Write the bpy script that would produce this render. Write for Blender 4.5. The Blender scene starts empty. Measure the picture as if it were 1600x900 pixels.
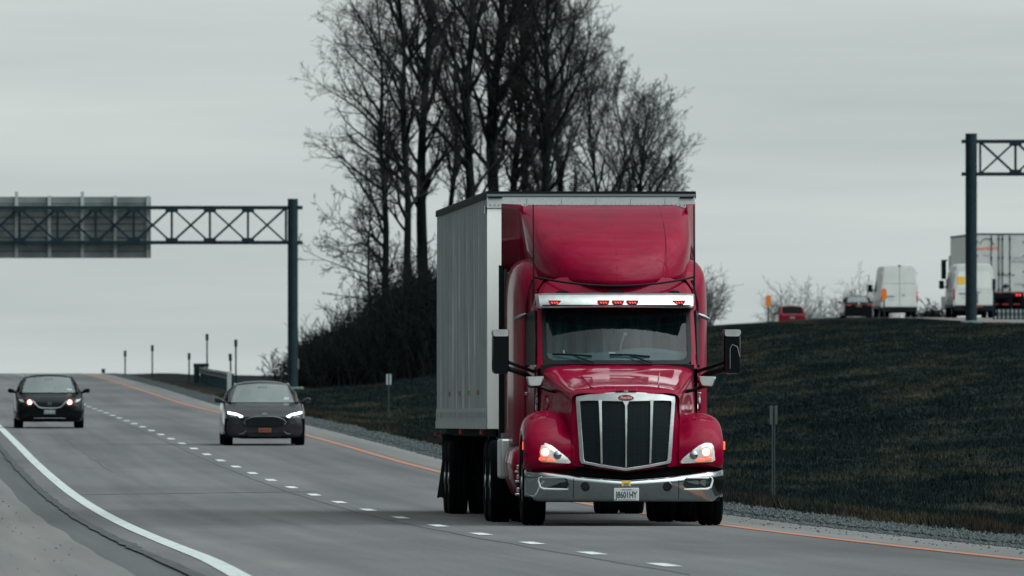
import bpy, bmesh, math, random
import numpy as np
from mathutils import Vector, Matrix, noise as mnoise

random.seed(7)
sc = bpy.context.scene
col = sc.collection
TH = 0.0456                      # heading of the motorway, radians left of the view axis
CT, ST = math.cos(TH), math.sin(TH)

# ------------------------------------------------------------------ materials
def new_mat(name):
    m = bpy.data.materials.new(name); m.use_nodes = True
    nt = m.node_tree
    return m, nt, nt.nodes['Principled BSDF']

def mat(name, rgb, rough=0.5, metal=0.0, spec=0.5, coat=0.0, coat_rough=0.05, var=0.0, vscale=8.0,
        bump=0.0, bscale=40.0, emit=None, estr=0.0, stretch=(1, 1, 1)):
    m, nt, b = new_mat(name)
    b.inputs['Base Color'].default_value = (*rgb, 1)
    b.inputs['Roughness'].default_value = rough
    b.inputs['Metallic'].default_value = metal
    b.inputs['Specular IOR Level'].default_value = spec
    b.inputs['Coat Weight'].default_value = coat
    b.inputs['Coat Roughness'].default_value = coat_rough; b.inputs['Coat IOR'].default_value = 1.36
    tc = nt.nodes.new('ShaderNodeTexCoord')
    mp = nt.nodes.new('ShaderNodeMapping'); mp.inputs['Scale'].default_value = stretch
    nt.links.new(tc.outputs['Object'], mp.inputs['Vector'])
    if var > 0:
        n = nt.nodes.new('ShaderNodeTexNoise'); n.inputs['Scale'].default_value = vscale
        n.inputs['Detail'].default_value = 5; n.inputs['Roughness'].default_value = .65
        nt.links.new(mp.outputs[0], n.inputs['Vector'])
        r = nt.nodes.new('ShaderNodeValToRGB')
        r.color_ramp.elements[0].position = .3; r.color_ramp.elements[1].position = .7
        r.color_ramp.elements[0].color = (*[c * (1 - var) for c in rgb], 1)
        r.color_ramp.elements[1].color = (*[min(1, c * (1 + var)) for c in rgb], 1)
        nt.links.new(n.outputs['Fac'], r.inputs['Fac'])
        nt.links.new(r.outputs['Color'], b.inputs['Base Color'])
        mr = nt.nodes.new('ShaderNodeMapRange'); mr.inputs['To Min'].default_value = max(0, rough - .12 * min(1, var * 3))
        mr.inputs['To Max'].default_value = min(1, rough + .12 * min(1, var * 3))
        nt.links.new(n.outputs['Fac'], mr.inputs['Value']); nt.links.new(mr.outputs[0], b.inputs['Roughness'])
    if bump > 0:
        n2 = nt.nodes.new('ShaderNodeTexNoise'); n2.inputs['Scale'].default_value = bscale
        n2.inputs['Detail'].default_value = 4
        nt.links.new(mp.outputs[0], n2.inputs['Vector'])
        bp = nt.nodes.new('ShaderNodeBump'); bp.inputs['Strength'].default_value = bump
        bp.inputs['Distance'].default_value = .02
        nt.links.new(n2.outputs['Fac'], bp.inputs['Height']); nt.links.new(bp.outputs[0], b.inputs['Normal'])
    if emit:
        b.inputs['Emission Color'].default_value = (*emit, 1)
        b.inputs['Emission Strength'].default_value = estr
    return m

def glass_mat(name, tint, see, rough=.02, ior=1.5, film=(.1, .12, .12)):
    """thin pane: part see-through, fresnel reflection, a little diffuse film"""
    m = bpy.data.materials.new(name); m.use_nodes = True; nt = m.node_tree
    for n in list(nt.nodes): nt.nodes.remove(n)
    out = nt.nodes.new('ShaderNodeOutputMaterial')
    tr = nt.nodes.new('ShaderNodeBsdfTransparent'); tr.inputs[0].default_value = (*tint, 1)
    df = nt.nodes.new('ShaderNodeBsdfDiffuse'); df.inputs[0].default_value = (*film, 1)
    gl = nt.nodes.new('ShaderNodeBsdfGlossy'); gl.inputs['Roughness'].default_value = rough
    mx = nt.nodes.new('ShaderNodeMixShader'); mx.inputs[0].default_value = 1 - see
    nt.links.new(tr.outputs[0], mx.inputs[1]); nt.links.new(df.outputs[0], mx.inputs[2])
    fr = nt.nodes.new('ShaderNodeFresnel'); fr.inputs[0].default_value = ior
    m2 = nt.nodes.new('ShaderNodeMixShader')
    nt.links.new(fr.outputs[0], m2.inputs[0]); nt.links.new(mx.outputs[0], m2.inputs[1]); nt.links.new(gl.outputs[0], m2.inputs[2])
    nt.links.new(m2.outputs[0], out.inputs[0])
    return m

M = {}
M['red'] = mat('red_paint', (.195, .0001, .020), .42, spec=.02, coat=.42, coat_rough=.05, var=.16, vscale=3)
M['red_dark'] = M['red']
M['black'] = mat('black_plastic', (.0035, .006, .0075), .5, spec=.2, var=.25, vscale=5)
M['blackgloss'] = mat('black_gloss', (.002, .004, .005), .25, spec=.15)
M['rubber'] = mat('tyre_rubber', (.0020, .0034, .0042), .85, spec=.06, var=.3, vscale=12, bump=.3, bscale=60)
M['under'] = mat('underframe_black', (.0035, .0055, .0065), .85, spec=.08, var=.4, vscale=6)
M['chrome'] = mat('chrome', (.33, .37, .375), .12, metal=1, var=.10, vscale=3, bump=.05, bscale=3)
M['chrome_worn'] = mat('worn_chrome', (.62, .645, .635), .34, metal=1, var=.15, vscale=5, bump=.10, bscale=6)
M['alu'] = mat('aluminium', (.30, .33, .335), .42, metal=1, var=.2, vscale=6)
M['mesh'] = mat('grille_mesh', (.009, .016, .020), .5, spec=.2)
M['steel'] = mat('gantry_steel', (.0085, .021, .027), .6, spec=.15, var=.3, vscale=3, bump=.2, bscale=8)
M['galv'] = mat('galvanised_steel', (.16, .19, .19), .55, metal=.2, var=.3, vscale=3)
M['rail'] = mat('guardrail_steel', (.045, .06, .062), .6, metal=.2, var=.3, vscale=3)
M['signback'] = mat('sign_back_aluminium', (.15, .18, .178), .6, var=.3, vscale=.8, spec=.3)
M['signrib'] = mat('sign_stiffener', (.30, .35, .34), .5, var=.2, vscale=2)
M['white'] = mat('white_paint', (.62, .65, .62), .4, var=.08, vscale=2, coat=.2)
M['vanwhite'] = mat('van_white_paint', (.52, .545, .52), .45, var=.10, vscale=1.2, coat=.2)
M['lorrywhite'] = mat('lorry_white_skin', (.42, .44, .42), .5, var=.10, vscale=1.2)
M['beige'] = mat('trailer_front_skin', (.80, .83, .79), .55, var=.06, vscale=1.5, stretch=(1, 1, .4))
M['plate'] = mat('plate_white', (.42, .455, .44), .5, var=.1, vscale=30)
M['ink'] = mat('plate_ink', (.01, .02, .03), .6)
M['inkgrey'] = mat('faded_ink', (.13, .16, .18), .6)
M['plate_orange'] = mat('plate_orange', (.17, .045, .016), .5, var=.2, vscale=30)
M['orange'] = mat('reflector_orange', (.62, .17, .012), .5, var=.15, vscale=20)
M['orange_ink'] = mat('logo_orange', (.62, .10, .03), .6)
M['yellow'] = mat('yellow_sticker', (.70, .42, .02), .5, var=.1, vscale=6)
M['lamp'] = mat('headlamp_lit', (.9, .85, .8), .3, emit=(1, .74, .58), estr=2.6)
M['lampw'] = mat('led_headlamp_lit', (.9, .95, .95), .3, emit=(.86, 1, .97), estr=3.2)
M['lampo'] = mat('lamp_glow_paint', (.8, .1, .05), .3, emit=(1, .26, .16), estr=1.0)  # emissive ring paints the warm glow falling off round a lit bulb
M['amber'] = mat('amber_lamp_lit', (.8, .1, .03), .3, emit=(1, .10, .045), estr=1.5)
M['redlamp'] = mat('red_lamp_lit', (.7, .02, .02), .3, emit=(1, .04, .03), estr=.9)
M['redlens'] = mat('red_lens', (.30, .01, .015), .25, coat=.5)
M['lens'] = mat('headlamp_lens', (.60, .61, .58), .25, metal=.15, var=.35, vscale=9, coat=1)
M['lensdark'] = mat('fog_lens', (.010, .017, .020), .2, spec=.4, var=.6, vscale=14)
M['glass_truck'] = glass_mat('truck_glass', (.50, .70, .72), .95, film=(.03, .06, .065), ior=1.36)
M['glass_car'] = glass_mat('car_glass', (.93, .96, .95), .76, film=(.60, .68, .67), ior=1.4)  # pale diffuse film paints the sky's reflection onto the car panes
M['glass_dark'] = mat('dark_glass', (.002, .004, .005), .35, spec=.03)
M['curtain'] = mat('curtain_cloth', (.08, .14, .15), .9, spec=.1, var=.98, vscale=2.2, stretch=(3, 1, .25))
M['dash'] = mat('dashboard', (.10, .15, .155), .7, var=.3, vscale=3)
M['seat'] = mat('seat_cloth', (.02, .03, .032), .9, var=.2)
M['carblack'] = mat('car_black_paint', (.0009, .0022, .003), .4, spec=.04, coat=.5, coat_rough=.08)
M['cargrey'] = mat('car_grey_paint', (.018, .0185, .022), .45, spec=.05, coat=1, coat_rough=.08, var=.1)
M['cargrey_shaded'] = mat('car_grey_paint_shaded', (.0018, .0042, .0065), .5, spec=.04, coat=.0, coat_rough=.1, var=.15)  # darker grey that paints shade onto the grey sedan's upright front
M['carred'] = mat('small_car_red_paint', (.12, .001, .010), .4, spec=.1, coat=.5)
M['asphaltdark'] = mat('tar_seam', (.060, .065, .067), .7, var=.4, vscale=6)
M['stone'] = mat('gravel_stone', (.058, .070, .072), .85, spec=.2, var=.5, vscale=9)
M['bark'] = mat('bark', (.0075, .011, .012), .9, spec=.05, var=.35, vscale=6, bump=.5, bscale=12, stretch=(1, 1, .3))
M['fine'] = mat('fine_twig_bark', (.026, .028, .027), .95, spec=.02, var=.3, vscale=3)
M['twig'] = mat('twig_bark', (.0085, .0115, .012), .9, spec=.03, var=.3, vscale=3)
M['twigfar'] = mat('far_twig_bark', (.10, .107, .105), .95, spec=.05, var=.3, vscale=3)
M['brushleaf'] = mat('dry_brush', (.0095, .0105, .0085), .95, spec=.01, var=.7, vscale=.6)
M['grave_white'] = M['white']

# ------------------------------------------------------------------ mesh helpers
class MB:
    def __init__(s): s.v = []; s.f = []; s.m = []
    def add(s, vs, fs, mi=0):
        o = len(s.v); s.v.extend([tuple(p) for p in vs])
        for f in fs: s.f.append([o + i for i in f]); s.m.append(mi)
        return s
    def box(s, x0, x1, y0, y1, z0, z1, mi=0):
        vs = [(x, y, z) for z in (z0, z1) for y in (y0, y1) for x in (x0, x1)]
        return s.add(vs, [(0, 2, 3, 1), (4, 5, 7, 6), (0, 1, 5, 4), (2, 6, 7, 3), (0, 4, 6, 2), (1, 3, 7, 5)], mi)
    def grid(s, rows, mi=0, cu=False, cv=False, skip=None):
        nr, nc = len(rows), len(rows[0]); vs = [p for r in rows for p in r]; fs = []
        for i in range(nr if cv else nr - 1):
            for j in range(nc if cu else nc - 1):
                if skip and skip(i, j): continue
                i2, j2 = (i + 1) % nr, (j + 1) % nc
                fs.append((i * nc + j, i * nc + j2, i2 * nc + j2, i2 * nc + j))
        return s.add(vs, fs, mi)
    def poly(s, pts, mi=0): return s.add(pts, [tuple(range(len(pts)))], mi)
    def prism(s, pts, d, mi=0):
        """closed outline pts (3-D) pushed along vector d"""
        n = len(pts); q = [tuple(a + b for a, b in zip(p, d)) for p in pts]
        fs = [tuple(range(n))[::-1], tuple(range(n, 2 * n))] + [(i, (i + 1) % n, n + (i + 1) % n, n + i) for i in range(n)]
        return s.add(list(pts) + q, fs, mi)
    def tube(s, pts, r, n=8, mi=0, caps=True):
        pts = [Vector(p) for p in pts]; k = len(pts)
        rs = r if isinstance(r, (list, tuple)) else [r] * k
        rows = []; prev = None
        for i, p in enumerate(pts):
            d = (pts[min(k - 1, i + 1)] - pts[max(0, i - 1)]).normalized()
            a = prev if prev else (Vector((0, 0, 1)) if abs(d.z) < .9 else Vector((1, 0, 0)))
            u = (a - d * a.dot(d)).normalized(); prev = u; w = d.cross(u)
            rows.append([tuple(p + (u * math.cos(t) + w * math.sin(t)) * rs[i]) for t in [2 * math.pi * j / n for j in range(n)]])
        o = len(s.v); s.grid(rows, mi, cu=True)
        if caps:
            s.f.append([o + j for j in range(n)][::-1]); s.m.append(mi)
            s.f.append([o + (k - 1) * n + j for j in range(n)]); s.m.append(mi)
        return s
    def bar(s, a, b, w, h=None, mi=0):
        """square bar between two points"""
        a, b = Vector(a), Vector(b); d = (b - a).normalized(); h = h or w
        up = Vector((0, 0, 1)) if abs(d.z) < .95 else Vector((0, 1, 0))
        u = d.cross(up).normalized(); v = u.cross(d)
        vs = [tuple(p + u * i * w / 2 + v * j * h / 2) for p in (a, b) for i, j in ((-1, -1), (1, -1), (1, 1), (-1, 1))]
        return s.add(vs, [(3, 2, 1, 0), (4, 5, 6, 7), (0, 1, 5, 4), (1, 2, 6, 5), (2, 3, 7, 6), (3, 0, 4, 7)], mi)
    def lathe_x(s, prof, c, n=36, mi=0, close=False):
        """prof: (x offset, radius) turned about an axis along X through c"""
        rows = [[(c[0] + px, c[1] + r * math.cos(t), c[2] + r * math.sin(t)) for t in [2 * math.pi * j / n for j in range(n)]] for px, r in prof]
        return s.grid(rows, mi, cu=True, cv=close)
    def disc_y(s, c, r, th, n=24, mi=0, sx=1, sz=1):
        """round plate facing -Y"""
        ring = [(c[0] + r * sx * math.cos(2 * math.pi * j / n), c[1], c[2] + r * sz * math.sin(2 * math.pi * j / n)) for j in range(n)]
        return s.prism(ring, (0, th, 0), mi)
    def build(s, name, mats, parent=None, smooth=35, bevel=0, norm=True, seg=2):
        me = bpy.data.meshes.new(name)
        me.from_pydata(s.v, [], s.f)
        if not isinstance(mats, (list, tuple)): mats = [mats]
        for m_ in mats: me.materials.append(M[m_] if isinstance(m_, str) else m_)
        if len(mats) > 1: me.polygons.foreach_set('material_index', s.m)
        if norm:
            bm = bmesh.new(); bm.from_mesh(me)
            bmesh.ops.recalc_face_normals(bm, faces=bm.faces); bm.to_mesh(me); bm.free()
        if smooth:
            me.polygons.foreach_set('use_smooth', [True] * len(me.polygons))
            me.set_sharp_from_angle(angle=math.radians(smooth))
        me.update()
        o = bpy.data.objects.new(name, me); col.objects.link(o)
        if parent: o.parent = parent
        if bevel:
            b = o.modifiers.new('b', 'BEVEL'); b.width = bevel; b.segments = seg; b.limit_method = 'ANGLE'; b.angle_limit = math.radians(40)
        return o

def fast_mesh(name, verts, faces, mats, parent=None, smooth=True):
    """numpy verts (n,3), faces (m,k) all of one size"""
    me = bpy.data.meshes.new(name); n, (m_, k) = len(verts), faces.shape
    me.vertices.add(n); me.vertices.foreach_set('co', np.asarray(verts, np.float32).ravel())
    me.loops.add(m_ * k); me.loops.foreach_set('vertex_index', faces.astype(np.int32).ravel())
    me.polygons.add(m_); me.polygons.foreach_set('loop_start', np.arange(0, m_ * k, k, dtype=np.int32))
    me.polygons.foreach_set('use_smooth', np.full(m_, smooth))
    me.update(calc_edges=True)
    for q in (mats if isinstance(mats, (list, tuple)) else [mats]): me.materials.append(M[q] if isinstance(q, str) else q)
    o = bpy.data.objects.new(name, me); col.objects.link(o)
    if parent: o.parent = parent
    return o

def cr(pts, n):
    """Catmull-Rom resample of a list of tuples, n steps per span"""
    P = [Vector(p) for p in pts]; P = [P[0] * 2 - P[1]] + P + [P[-1] * 2 - P[-2]]; out = []
    for i in range(1, len(P) - 2):
        a, b, c, d = P[i - 1:i + 3]
        for k in range(n):
            t = k / n
            out.append(.5 * ((2 * b) + (c - a) * t + (2 * a - 5 * b + 4 * c - d) * t * t + (3 * b - a - 3 * c + d) * t ** 3))
    out.append(P[-2]); return out

def loft(rows, nu=4, nv=4):
    """smooth surface through a net of control points"""
    r1 = [cr(r, nu) for r in rows]
    cols = [cr([r[j] for r in r1], nv) for j in range(len(r1[0]))]
    return [[tuple(cols[j][i]) for j in range(len(cols))] for i in range(len(cols[0]))]

def tag(o, label=None, cat=None, group=None, kind=None):
    if label: o['label'] = label
    if cat: o['category'] = cat
    if group: o['group'] = group
    if kind: o['kind'] = kind
    return o

def empty(name, loc=(0, 0, 0), rz=0, rx=0, parent=None):
    o = bpy.data.objects.new(name, None); col.objects.link(o)
    o.location = loc; o.rotation_euler = (rx, 0, rz); o.empty_display_size = .2
    if parent: o.parent = parent
    return o

def text_mesh(txt, name, size, m, parent, loc, rot=(math.pi / 2, 0, 0), align='CENTER', ext=.002, sx=1, shear=0, off=0):
    cu = bpy.data.curves.new(name, 'FONT'); cu.body = txt; cu.size = size; cu.extrude = ext
    cu.offset = off; cu.align_x = align; cu.align_y = 'CENTER'; cu.shear = shear; cu.resolution_u = 3
    t = bpy.data.objects.new(name, cu); col.objects.link(t)
    dg = bpy.context.evaluated_depsgraph_get()
    me = bpy.data.meshes.new_from_object(t.evaluated_get(dg)); bpy.data.objects.remove(t)
    me.materials.clear(); me.materials.append(M[m])
    o = bpy.data.objects.new(name, me); col.objects.link(o); o.parent = parent
    o.location = loc; o.rotation_euler = rot; o.scale = (sx, 1, 1)
    return o

def copy_tree(o, parent=None):
    c = o.copy(); col.objects.link(c); c.parent = parent
    for ch in [x for x in o.children]: copy_tree(ch, c)
    return c
# ------------------------------------------------------------------ land
def interp(x, ks):
    return float(np.interp(x, [k[0] for k in ks], [k[1] for k in ks]))
RZ = [(-400, -2.2), (-100, -1.7), (0, -1.5), (60, -1.52), (108, -1.62), (118, -1.684), (142, -1.80), (167, -1.90), (191, -1.955), (216, -1.965),
      (240, -1.925), (277, -1.82), (301, -1.71), (359, -1.49), (422, -1.30), (472, -1.17), (540, -.85), (600, -.58), (680, -.26), (740, -.105),
      (800, -.25), (900, -1.1), (1100, -3.4), (1500, -7), (4000, -10)]
_rx = np.arange(-400, 4001, 2.0); _rz = np.interp(_rx, [k[0] for k in RZ], [k[1] for k in RZ])
_ker = np.hanning(25); _ker /= _ker.sum(); _rz = np.convolve(np.pad(_rz, 12, 'edge'), _ker, 'valid')
def rz(t): return float(np.interp(t, _rx, _rz))
PZ = [(-400, 0), (100, .1), (200, -.3), (300, .05), (400, .75), (450, 1.1), (500, 1.5), (560, 1.85), (600, 2.05), (655, 2.52), (690, 2.68),
      (730, 2.82), (830, 3.15), (860, 3.08), (900, 2.65), (1000, 1.8), (1300, -3), (4000, -9)]
def smooth(x): x = max(0., min(1., x)); return x * x * (3 - 2 * x)
QS = [(5.7, 0), (7.2, -.05), (9, -.09), (12, -.06), (14.5, 0), (20, .33), (26, .68), (30, .86), (36, 1.0), (60, 1.0)]
def hill(s, t):
    """ground height away from the road"""
    base, pl = rz(t), interp(t, PZ)
    if s >= 5.7:
        st = s
        if t > 620: st = 5.7 + (s - 5.7) * 30.3 / (30.3 + .075 * (t - 620))
        z = base + interp(st, QS) * (pl - base)
        if s > 70: z -= (s - 70) * .01
        k = min(1, (s - 5.7) / 3)
        flat = smooth((s - 41.8) / 1.5) * smooth((56.5 - s) / 2)
        n = mnoise.noise(Vector((s * .12, t * .02, 0))) * .16 + mnoise.noise(Vector((s * .45, t * .09, 3))) * .07
        z += n * k * (1 - flat) * (.35 if t > 560 else 1)
        if t > 700: z += .22 * smooth((s - 5.7) / 3) * smooth((16 - s) / 8) * smooth((t - 700) / 30)
        return z
    if s > -8.3: return base - (.015 if s < -6 else .06)
    return base - .06 - min(1.2, (-8 - s) * .08)
def W(s, t, dz=0.0, z=None):
    """road frame (s across, t along) to world"""
    if z is None: z = hill(s, t)
    return (6.71 + s * CT - t * ST, s * ST + t * CT, z + dz)
def strip(name, s_lo, s_hi, t0, t1, dt, dz, m, ns=1, zf=None, label=None, kind='structure', parent=None):
    """sheet that follows the road; edges may be functions of t. local frame = road frame"""
    rows = []; n = max(1, int(round((t1 - t0) / dt)))
    for i in range(n + 1):
        t = t0 + (t1 - t0) * i / n
        a = s_lo(t) if callable(s_lo) else s_lo; b = s_hi(t) if callable(s_hi) else s_hi
        rows.append([(a + (b - a) * j / ns, t, (zf(a + (b - a) * j / ns, t) if zf else rz(t)) + dz) for j in range(ns + 1)])
    mb = MB(); mb.grid(rows); o = mb.build(name, m, parent, smooth=60, norm=False)
    if not parent:
        o.location = (6.71, 0, 0); o.rotation_euler = (0, 0, TH)
        if kind: o['kind'] = kind
    return o

def N(nt, typ, **kw):
    n = nt.nodes.new(typ)
    for k, v in kw.items():
        if k in n.inputs: n.inputs[k].default_value = v
        else: setattr(n, k, v)
    return n
def mathn(nt, op, a, b=None, clamp=False):
    n = nt.nodes.new('ShaderNodeMath'); n.operation = op; n.use_clamp = clamp
    for i, x in enumerate((a, b)):
        if x is None: continue
        if isinstance(x, (int, float)): n.inputs[i].default_value = x
        else: nt.links.new(x, n.inputs[i])
    return n.outputs[0]
def noisen(nt, vec, scale, stretch=(1, 1, 1), detail=4, rough=.6):
    mp = N(nt, 'ShaderNodeMapping'); mp.inputs['Scale'].default_value = stretch; nt.links.new(vec, mp.inputs['Vector'])
    n = N(nt, 'ShaderNodeTexNoise'); n.inputs['Scale'].default_value = scale; n.inputs['Detail'].default_value = detail; n.inputs['Roughness'].default_value = rough
    nt.links.new(mp.outputs[0], n.inputs['Vector']); return n.outputs['Fac']
def ramp(nt, fac, stops):
    r = N(nt, 'ShaderNodeValToRGB'); e = r.color_ramp.elements
    while len(e) < len(stops): e.new(.5)
    for q, (p, c) in zip(e, stops): q.position = p; q.color = (*c, 1) if len(c) == 3 else c
    nt.links.new(fac, r.inputs[0]); return r.outputs[0]
def mixc(nt, fac, a, b, mode='MIX'):
    m = N(nt, 'ShaderNodeMix'); m.data_type = 'RGBA'; m.blend_type = mode
    for i, x in ((0, fac), (6, a), (7, b)):
        if isinstance(x, (int, float)): m.inputs[i].default_value = x
        elif isinstance(x, tuple): m.inputs[i].default_value = (*x, 1)
        else: nt.links.new(x, m.inputs[i])
    return m.outputs[2]

def road_mat(name, lo, hi, grain=.25, lanes=True):
    m, nt, b = new_mat(name)
    tc = N(nt, 'ShaderNodeTexCoord'); v = tc.outputs['Object']
    c = ramp(nt, noisen(nt, v, 1, (.55, .022, 1), 6, .6), [(.3, lo), (.72, hi)])
    c2 = noisen(nt, v, 1, (2.2, .012, 1), 4)
    c = mixc(nt, .55, c, ramp(nt, c2, [(.3, (.62, .62, .63)), (.7, (1.18, 1.16, 1.15))]), 'MULTIPLY')
    if lanes:
        sp = N(nt, 'ShaderNodeSeparateXYZ'); nt.links.new(v, sp.inputs[0])
        # darker polished band down the middle of each lane, paler wheel paths
        w = mathn(nt, 'SINE', mathn(nt, 'ADD', mathn(nt, 'MULTIPLY', sp.outputs[0], 2 * math.pi / 1.83), .6))
        w = mathn(nt, 'MULTIPLY', mathn(nt, 'ADD', w, 1), .5)
        c = mixc(nt, .8, c, ramp(nt, w, [(0, (.93, .93, .94)), (1, (1.05, 1.05, 1.04))]), 'MULTIPLY')
        big = noisen(nt, v, 1, (.10, .035, 1), 3)
        c = mixc(nt, .85, c, ramp(nt, big, [(.36, (.78, .79, .81)), (.62, (1.08, 1.08, 1.07))]), 'MULTIPLY')
    g = noisen(nt, v, 22, (1, .5, 1), 4, .85)
    c = mixc(nt, grain * 1.6, c, ramp(nt, g, [(.3, (.3, .3, .3)), (.7, (1.6, 1.6, 1.6))]), 'MULTIPLY')
    nt.links.new(c, b.inputs['Base Color'])
    b.inputs['Roughness'].default_value = .88; b.inputs['Specular IOR Level'].default_value = .25
    bp = N(nt, 'ShaderNodeBump'); bp.inputs['Strength'].default_value = .35; bp.inputs['Distance'].default_value = .01
    nt.links.new(g, bp.inputs['Height']); nt.links.new(bp.outputs[0], b.inputs['Normal'])
    return m
M['road'] = road_mat('asphalt_road', (.098, .103, .105), (.142, .144, .143))
M['shoulder_dark'] = road_mat('dark_asphalt_edge', (.064, .070, .071), (.092, .097, .097), .2, False)
M['shoulder'] = road_mat('pale_shoulder', (.125, .127, .123), (.162, .163, .157), .12, False)
M['shoulder_r'] = road_mat('inner_shoulder', (.125, .129, .126), (.166, .168, .163), .3, False)
def worn_paint(name, rgb, base, thr):
    m, nt, b = new_mat(name)
    v = N(nt, 'ShaderNodeTexCoord').outputs['Object']
    f = ramp(nt, noisen(nt, v, 7, (1, .3, 1), 5, .7), [(thr - .08, (0, 0, 0)), (thr + .08, (1, 1, 1))])
    nt.links.new(mixc(nt, f, base, rgb), b.inputs['Base Color']); b.inputs['Roughness'].default_value = .7
    return m
M['mark_white'] = worn_paint('white_road_paint', (.44, .49, .475), (.22, .245, .24), .40)
M['mark_dash'] = worn_paint('white_dash_paint', (.54, .58, .56), (.26, .28, .27), .38)
M['mark_yellow'] = worn_paint('yellow_road_paint', (.40, .145, .07), (.22, .14, .105), .48)

def grass_mat(name, k=1.0, blade=False):
    m, nt, b = new_mat(name)
    v = N(nt, 'ShaderNodeTexCoord').outputs['Object']
    c = ramp(nt, noisen(nt, v, 1, (.22, .03, .3), 5, .65), [(.30, (.012 * k, .026 * k, .030 * k)), (.55, (.022 * k, .040 * k, .040 * k)), (.75, (.038 * k, .060 * k, .052 * k))])
    dry = ramp(nt, noisen(nt, v, 1, (.42, .06, .5), 7, .72), [(.50, (0, 0, 0)), (.66, (1, 1, 1))])
    dry = mathn(nt, 'MULTIPLY', dry, .8)
    c = mixc(nt, dry, c, (.145 * k, .142 * k, .088 * k))
    sp = N(nt, 'ShaderNodeSeparateXYZ'); nt.links.new(v, sp.inputs[0])
    # winter-brown verge next to the gravel
    e = mathn(nt, 'SUBTRACT', sp.outputs[0], 6.3)
    e = mathn(nt, 'MULTIPLY', mathn(nt, 'ABSOLUTE', e), 1.1)
    e = mathn(nt, 'SUBTRACT', 1.0, e, True)
    e = mathn(nt, 'MULTIPLY', e, ramp(nt, noisen(nt, v, 1, (.8, .05, .4), 4, .6), [(.40, (0, 0, 0)), (.60, (1, 1, 1))]))
    c = mixc(nt, e, c, (.12 * k, .070 * k, .042 * k))
    g = noisen(nt, v, 9, (1, .6, 1), 4, .8)
    c = mixc(nt, .35, c, ramp(nt, g, [(.3, (.35, .35, .35)), (.7, (1.7, 1.7, 1.7))]), 'MULTIPLY')
    nt.links.new(c, b.inputs['Base Color']); b.inputs['Roughness'].default_value = .95; b.inputs['Specular IOR Level'].default_value = .06
    if not blade:
        bp = N(nt, 'ShaderNodeBump'); bp.inputs['Strength'].default_value = .8; bp.inputs['Distance'].default_value = .06
        nt.links.new(g, bp.inputs['Height']); nt.links.new(bp.outputs[0], b.inputs['Normal'])
    return m
M['ground'] = grass_mat('grass_ground', .27)
M['blade'] = grass_mat('grass_blades', .36, True)
m_, nt_, b_ = new_mat('gravel_bed')
v_ = N(nt_, 'ShaderNodeTexCoord').outputs['Object']
g_ = noisen(nt_, v_, 22, (1, .7, 1), 4, .8)
nt_.links.new(ramp(nt_, g_, [(.3, (.024, .031, .032)), (.55, (.05, .06, .061)), (.75, (.085, .097, .098))]), b_.inputs['Base Color'])
b_.inputs['Roughness'].default_value = .95; b_.inputs['Specular IOR Level'].default_value = .1
bp_ = N(nt_, 'ShaderNodeBump'); bp_.inputs['Strength'].default_value = 1; bp_.inputs['Distance'].default_value = .04
nt_.links.new(g_, bp_.inputs['Height']); nt_.links.new(bp_.outputs[0], b_.inputs['Normal'])
M['gravelbed'] = m_

# terrain sheet
S_ = [-1500, -600, -250, -120, -60, -30, -18, -12, -9.5, -8.2, -7] + [5.2, 5.7, 6.1, 6.6] + list(np.arange(7.2, 42, .7)) + [42, 43, 44, 46, 50, 55, 57, 60, 66, 75, 90, 130, 250, 600, 1500]
T_ = list(range(-400, 100, 50)) + list(np.arange(100, 620, 3.0)) + list(np.arange(620, 960, 5.0)) + list(range(960, 1600, 40)) + [1700, 2000, 2600, 3300, 4000]
mb = MB(); mb.grid([[(s, t, hill(s, t)) for s in S_] for t in T_])
o = mb.build('ground', 'ground', smooth=80, norm=False); o.location = (6.71, 0, 0); o.rotation_euler = (0, 0, TH); o['kind'] = 'structure'

def wob(a, f, seed, base): return lambda t: base + a * mnoise.noise(Vector((t * f, seed, 0)))
wl = wob(.07, .06, 5, -4.72)
ws = wob(.05, .2, 9, 4.62)
wg = wob(.25, .12, 2, 5.6)
strip('road', -4.2, 3.75, -390, 1480, 3, 0, 'road', ns=8)
strip('inner_shoulder', 3.75, ws, -390, 1480, 2, 0, 'shoulder_r', ns=2)
strip('outer_rumble_strip', wl, -4.2, -390, 1480, 2, -.012, 'shoulder_dark', ns=2)
strip('outer_shoulder', -7.6, wl, -390, 1480, 2, 0, 'shoulder', ns=3)
strip('gravel_bed', lambda t: ws(t) - .02, wg, 60, 1000, 1.5, -.03, 'gravelbed', ns=3, zf=lambda s, t: rz(t) + (.035 if s > 4.9 else 0) + .03 * mnoise.noise(Vector((s * 2, t * .5, 1))))
# painted lines
we = lambda t: -3.8 - .14 * smooth((130 - t) / 30)
strip('edge_line', lambda t: we(t) - .09, lambda t: we(t) + .09, -380, 1400, 4, .006, 'mark_white')
strip('median_line', 3.47, 3.63, -380, 1400, 4, .006, 'mark_yellow')
mb = MB()
t0 = 118.3
for i in range(-12, 80):
    t = t0 + 12.2 * i
    mb.grid([[(s, tt, rz(tt) + .006) for s in (-.08, .08)] for tt in (t - 1.5, t, t + 1.5)])
o = mb.build('lane_dashes', 'mark_dash', norm=False); o.location = (6.71, 0, 0); o.rotation_euler = (0, 0, TH); o['kind'] = 'structure'
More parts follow.
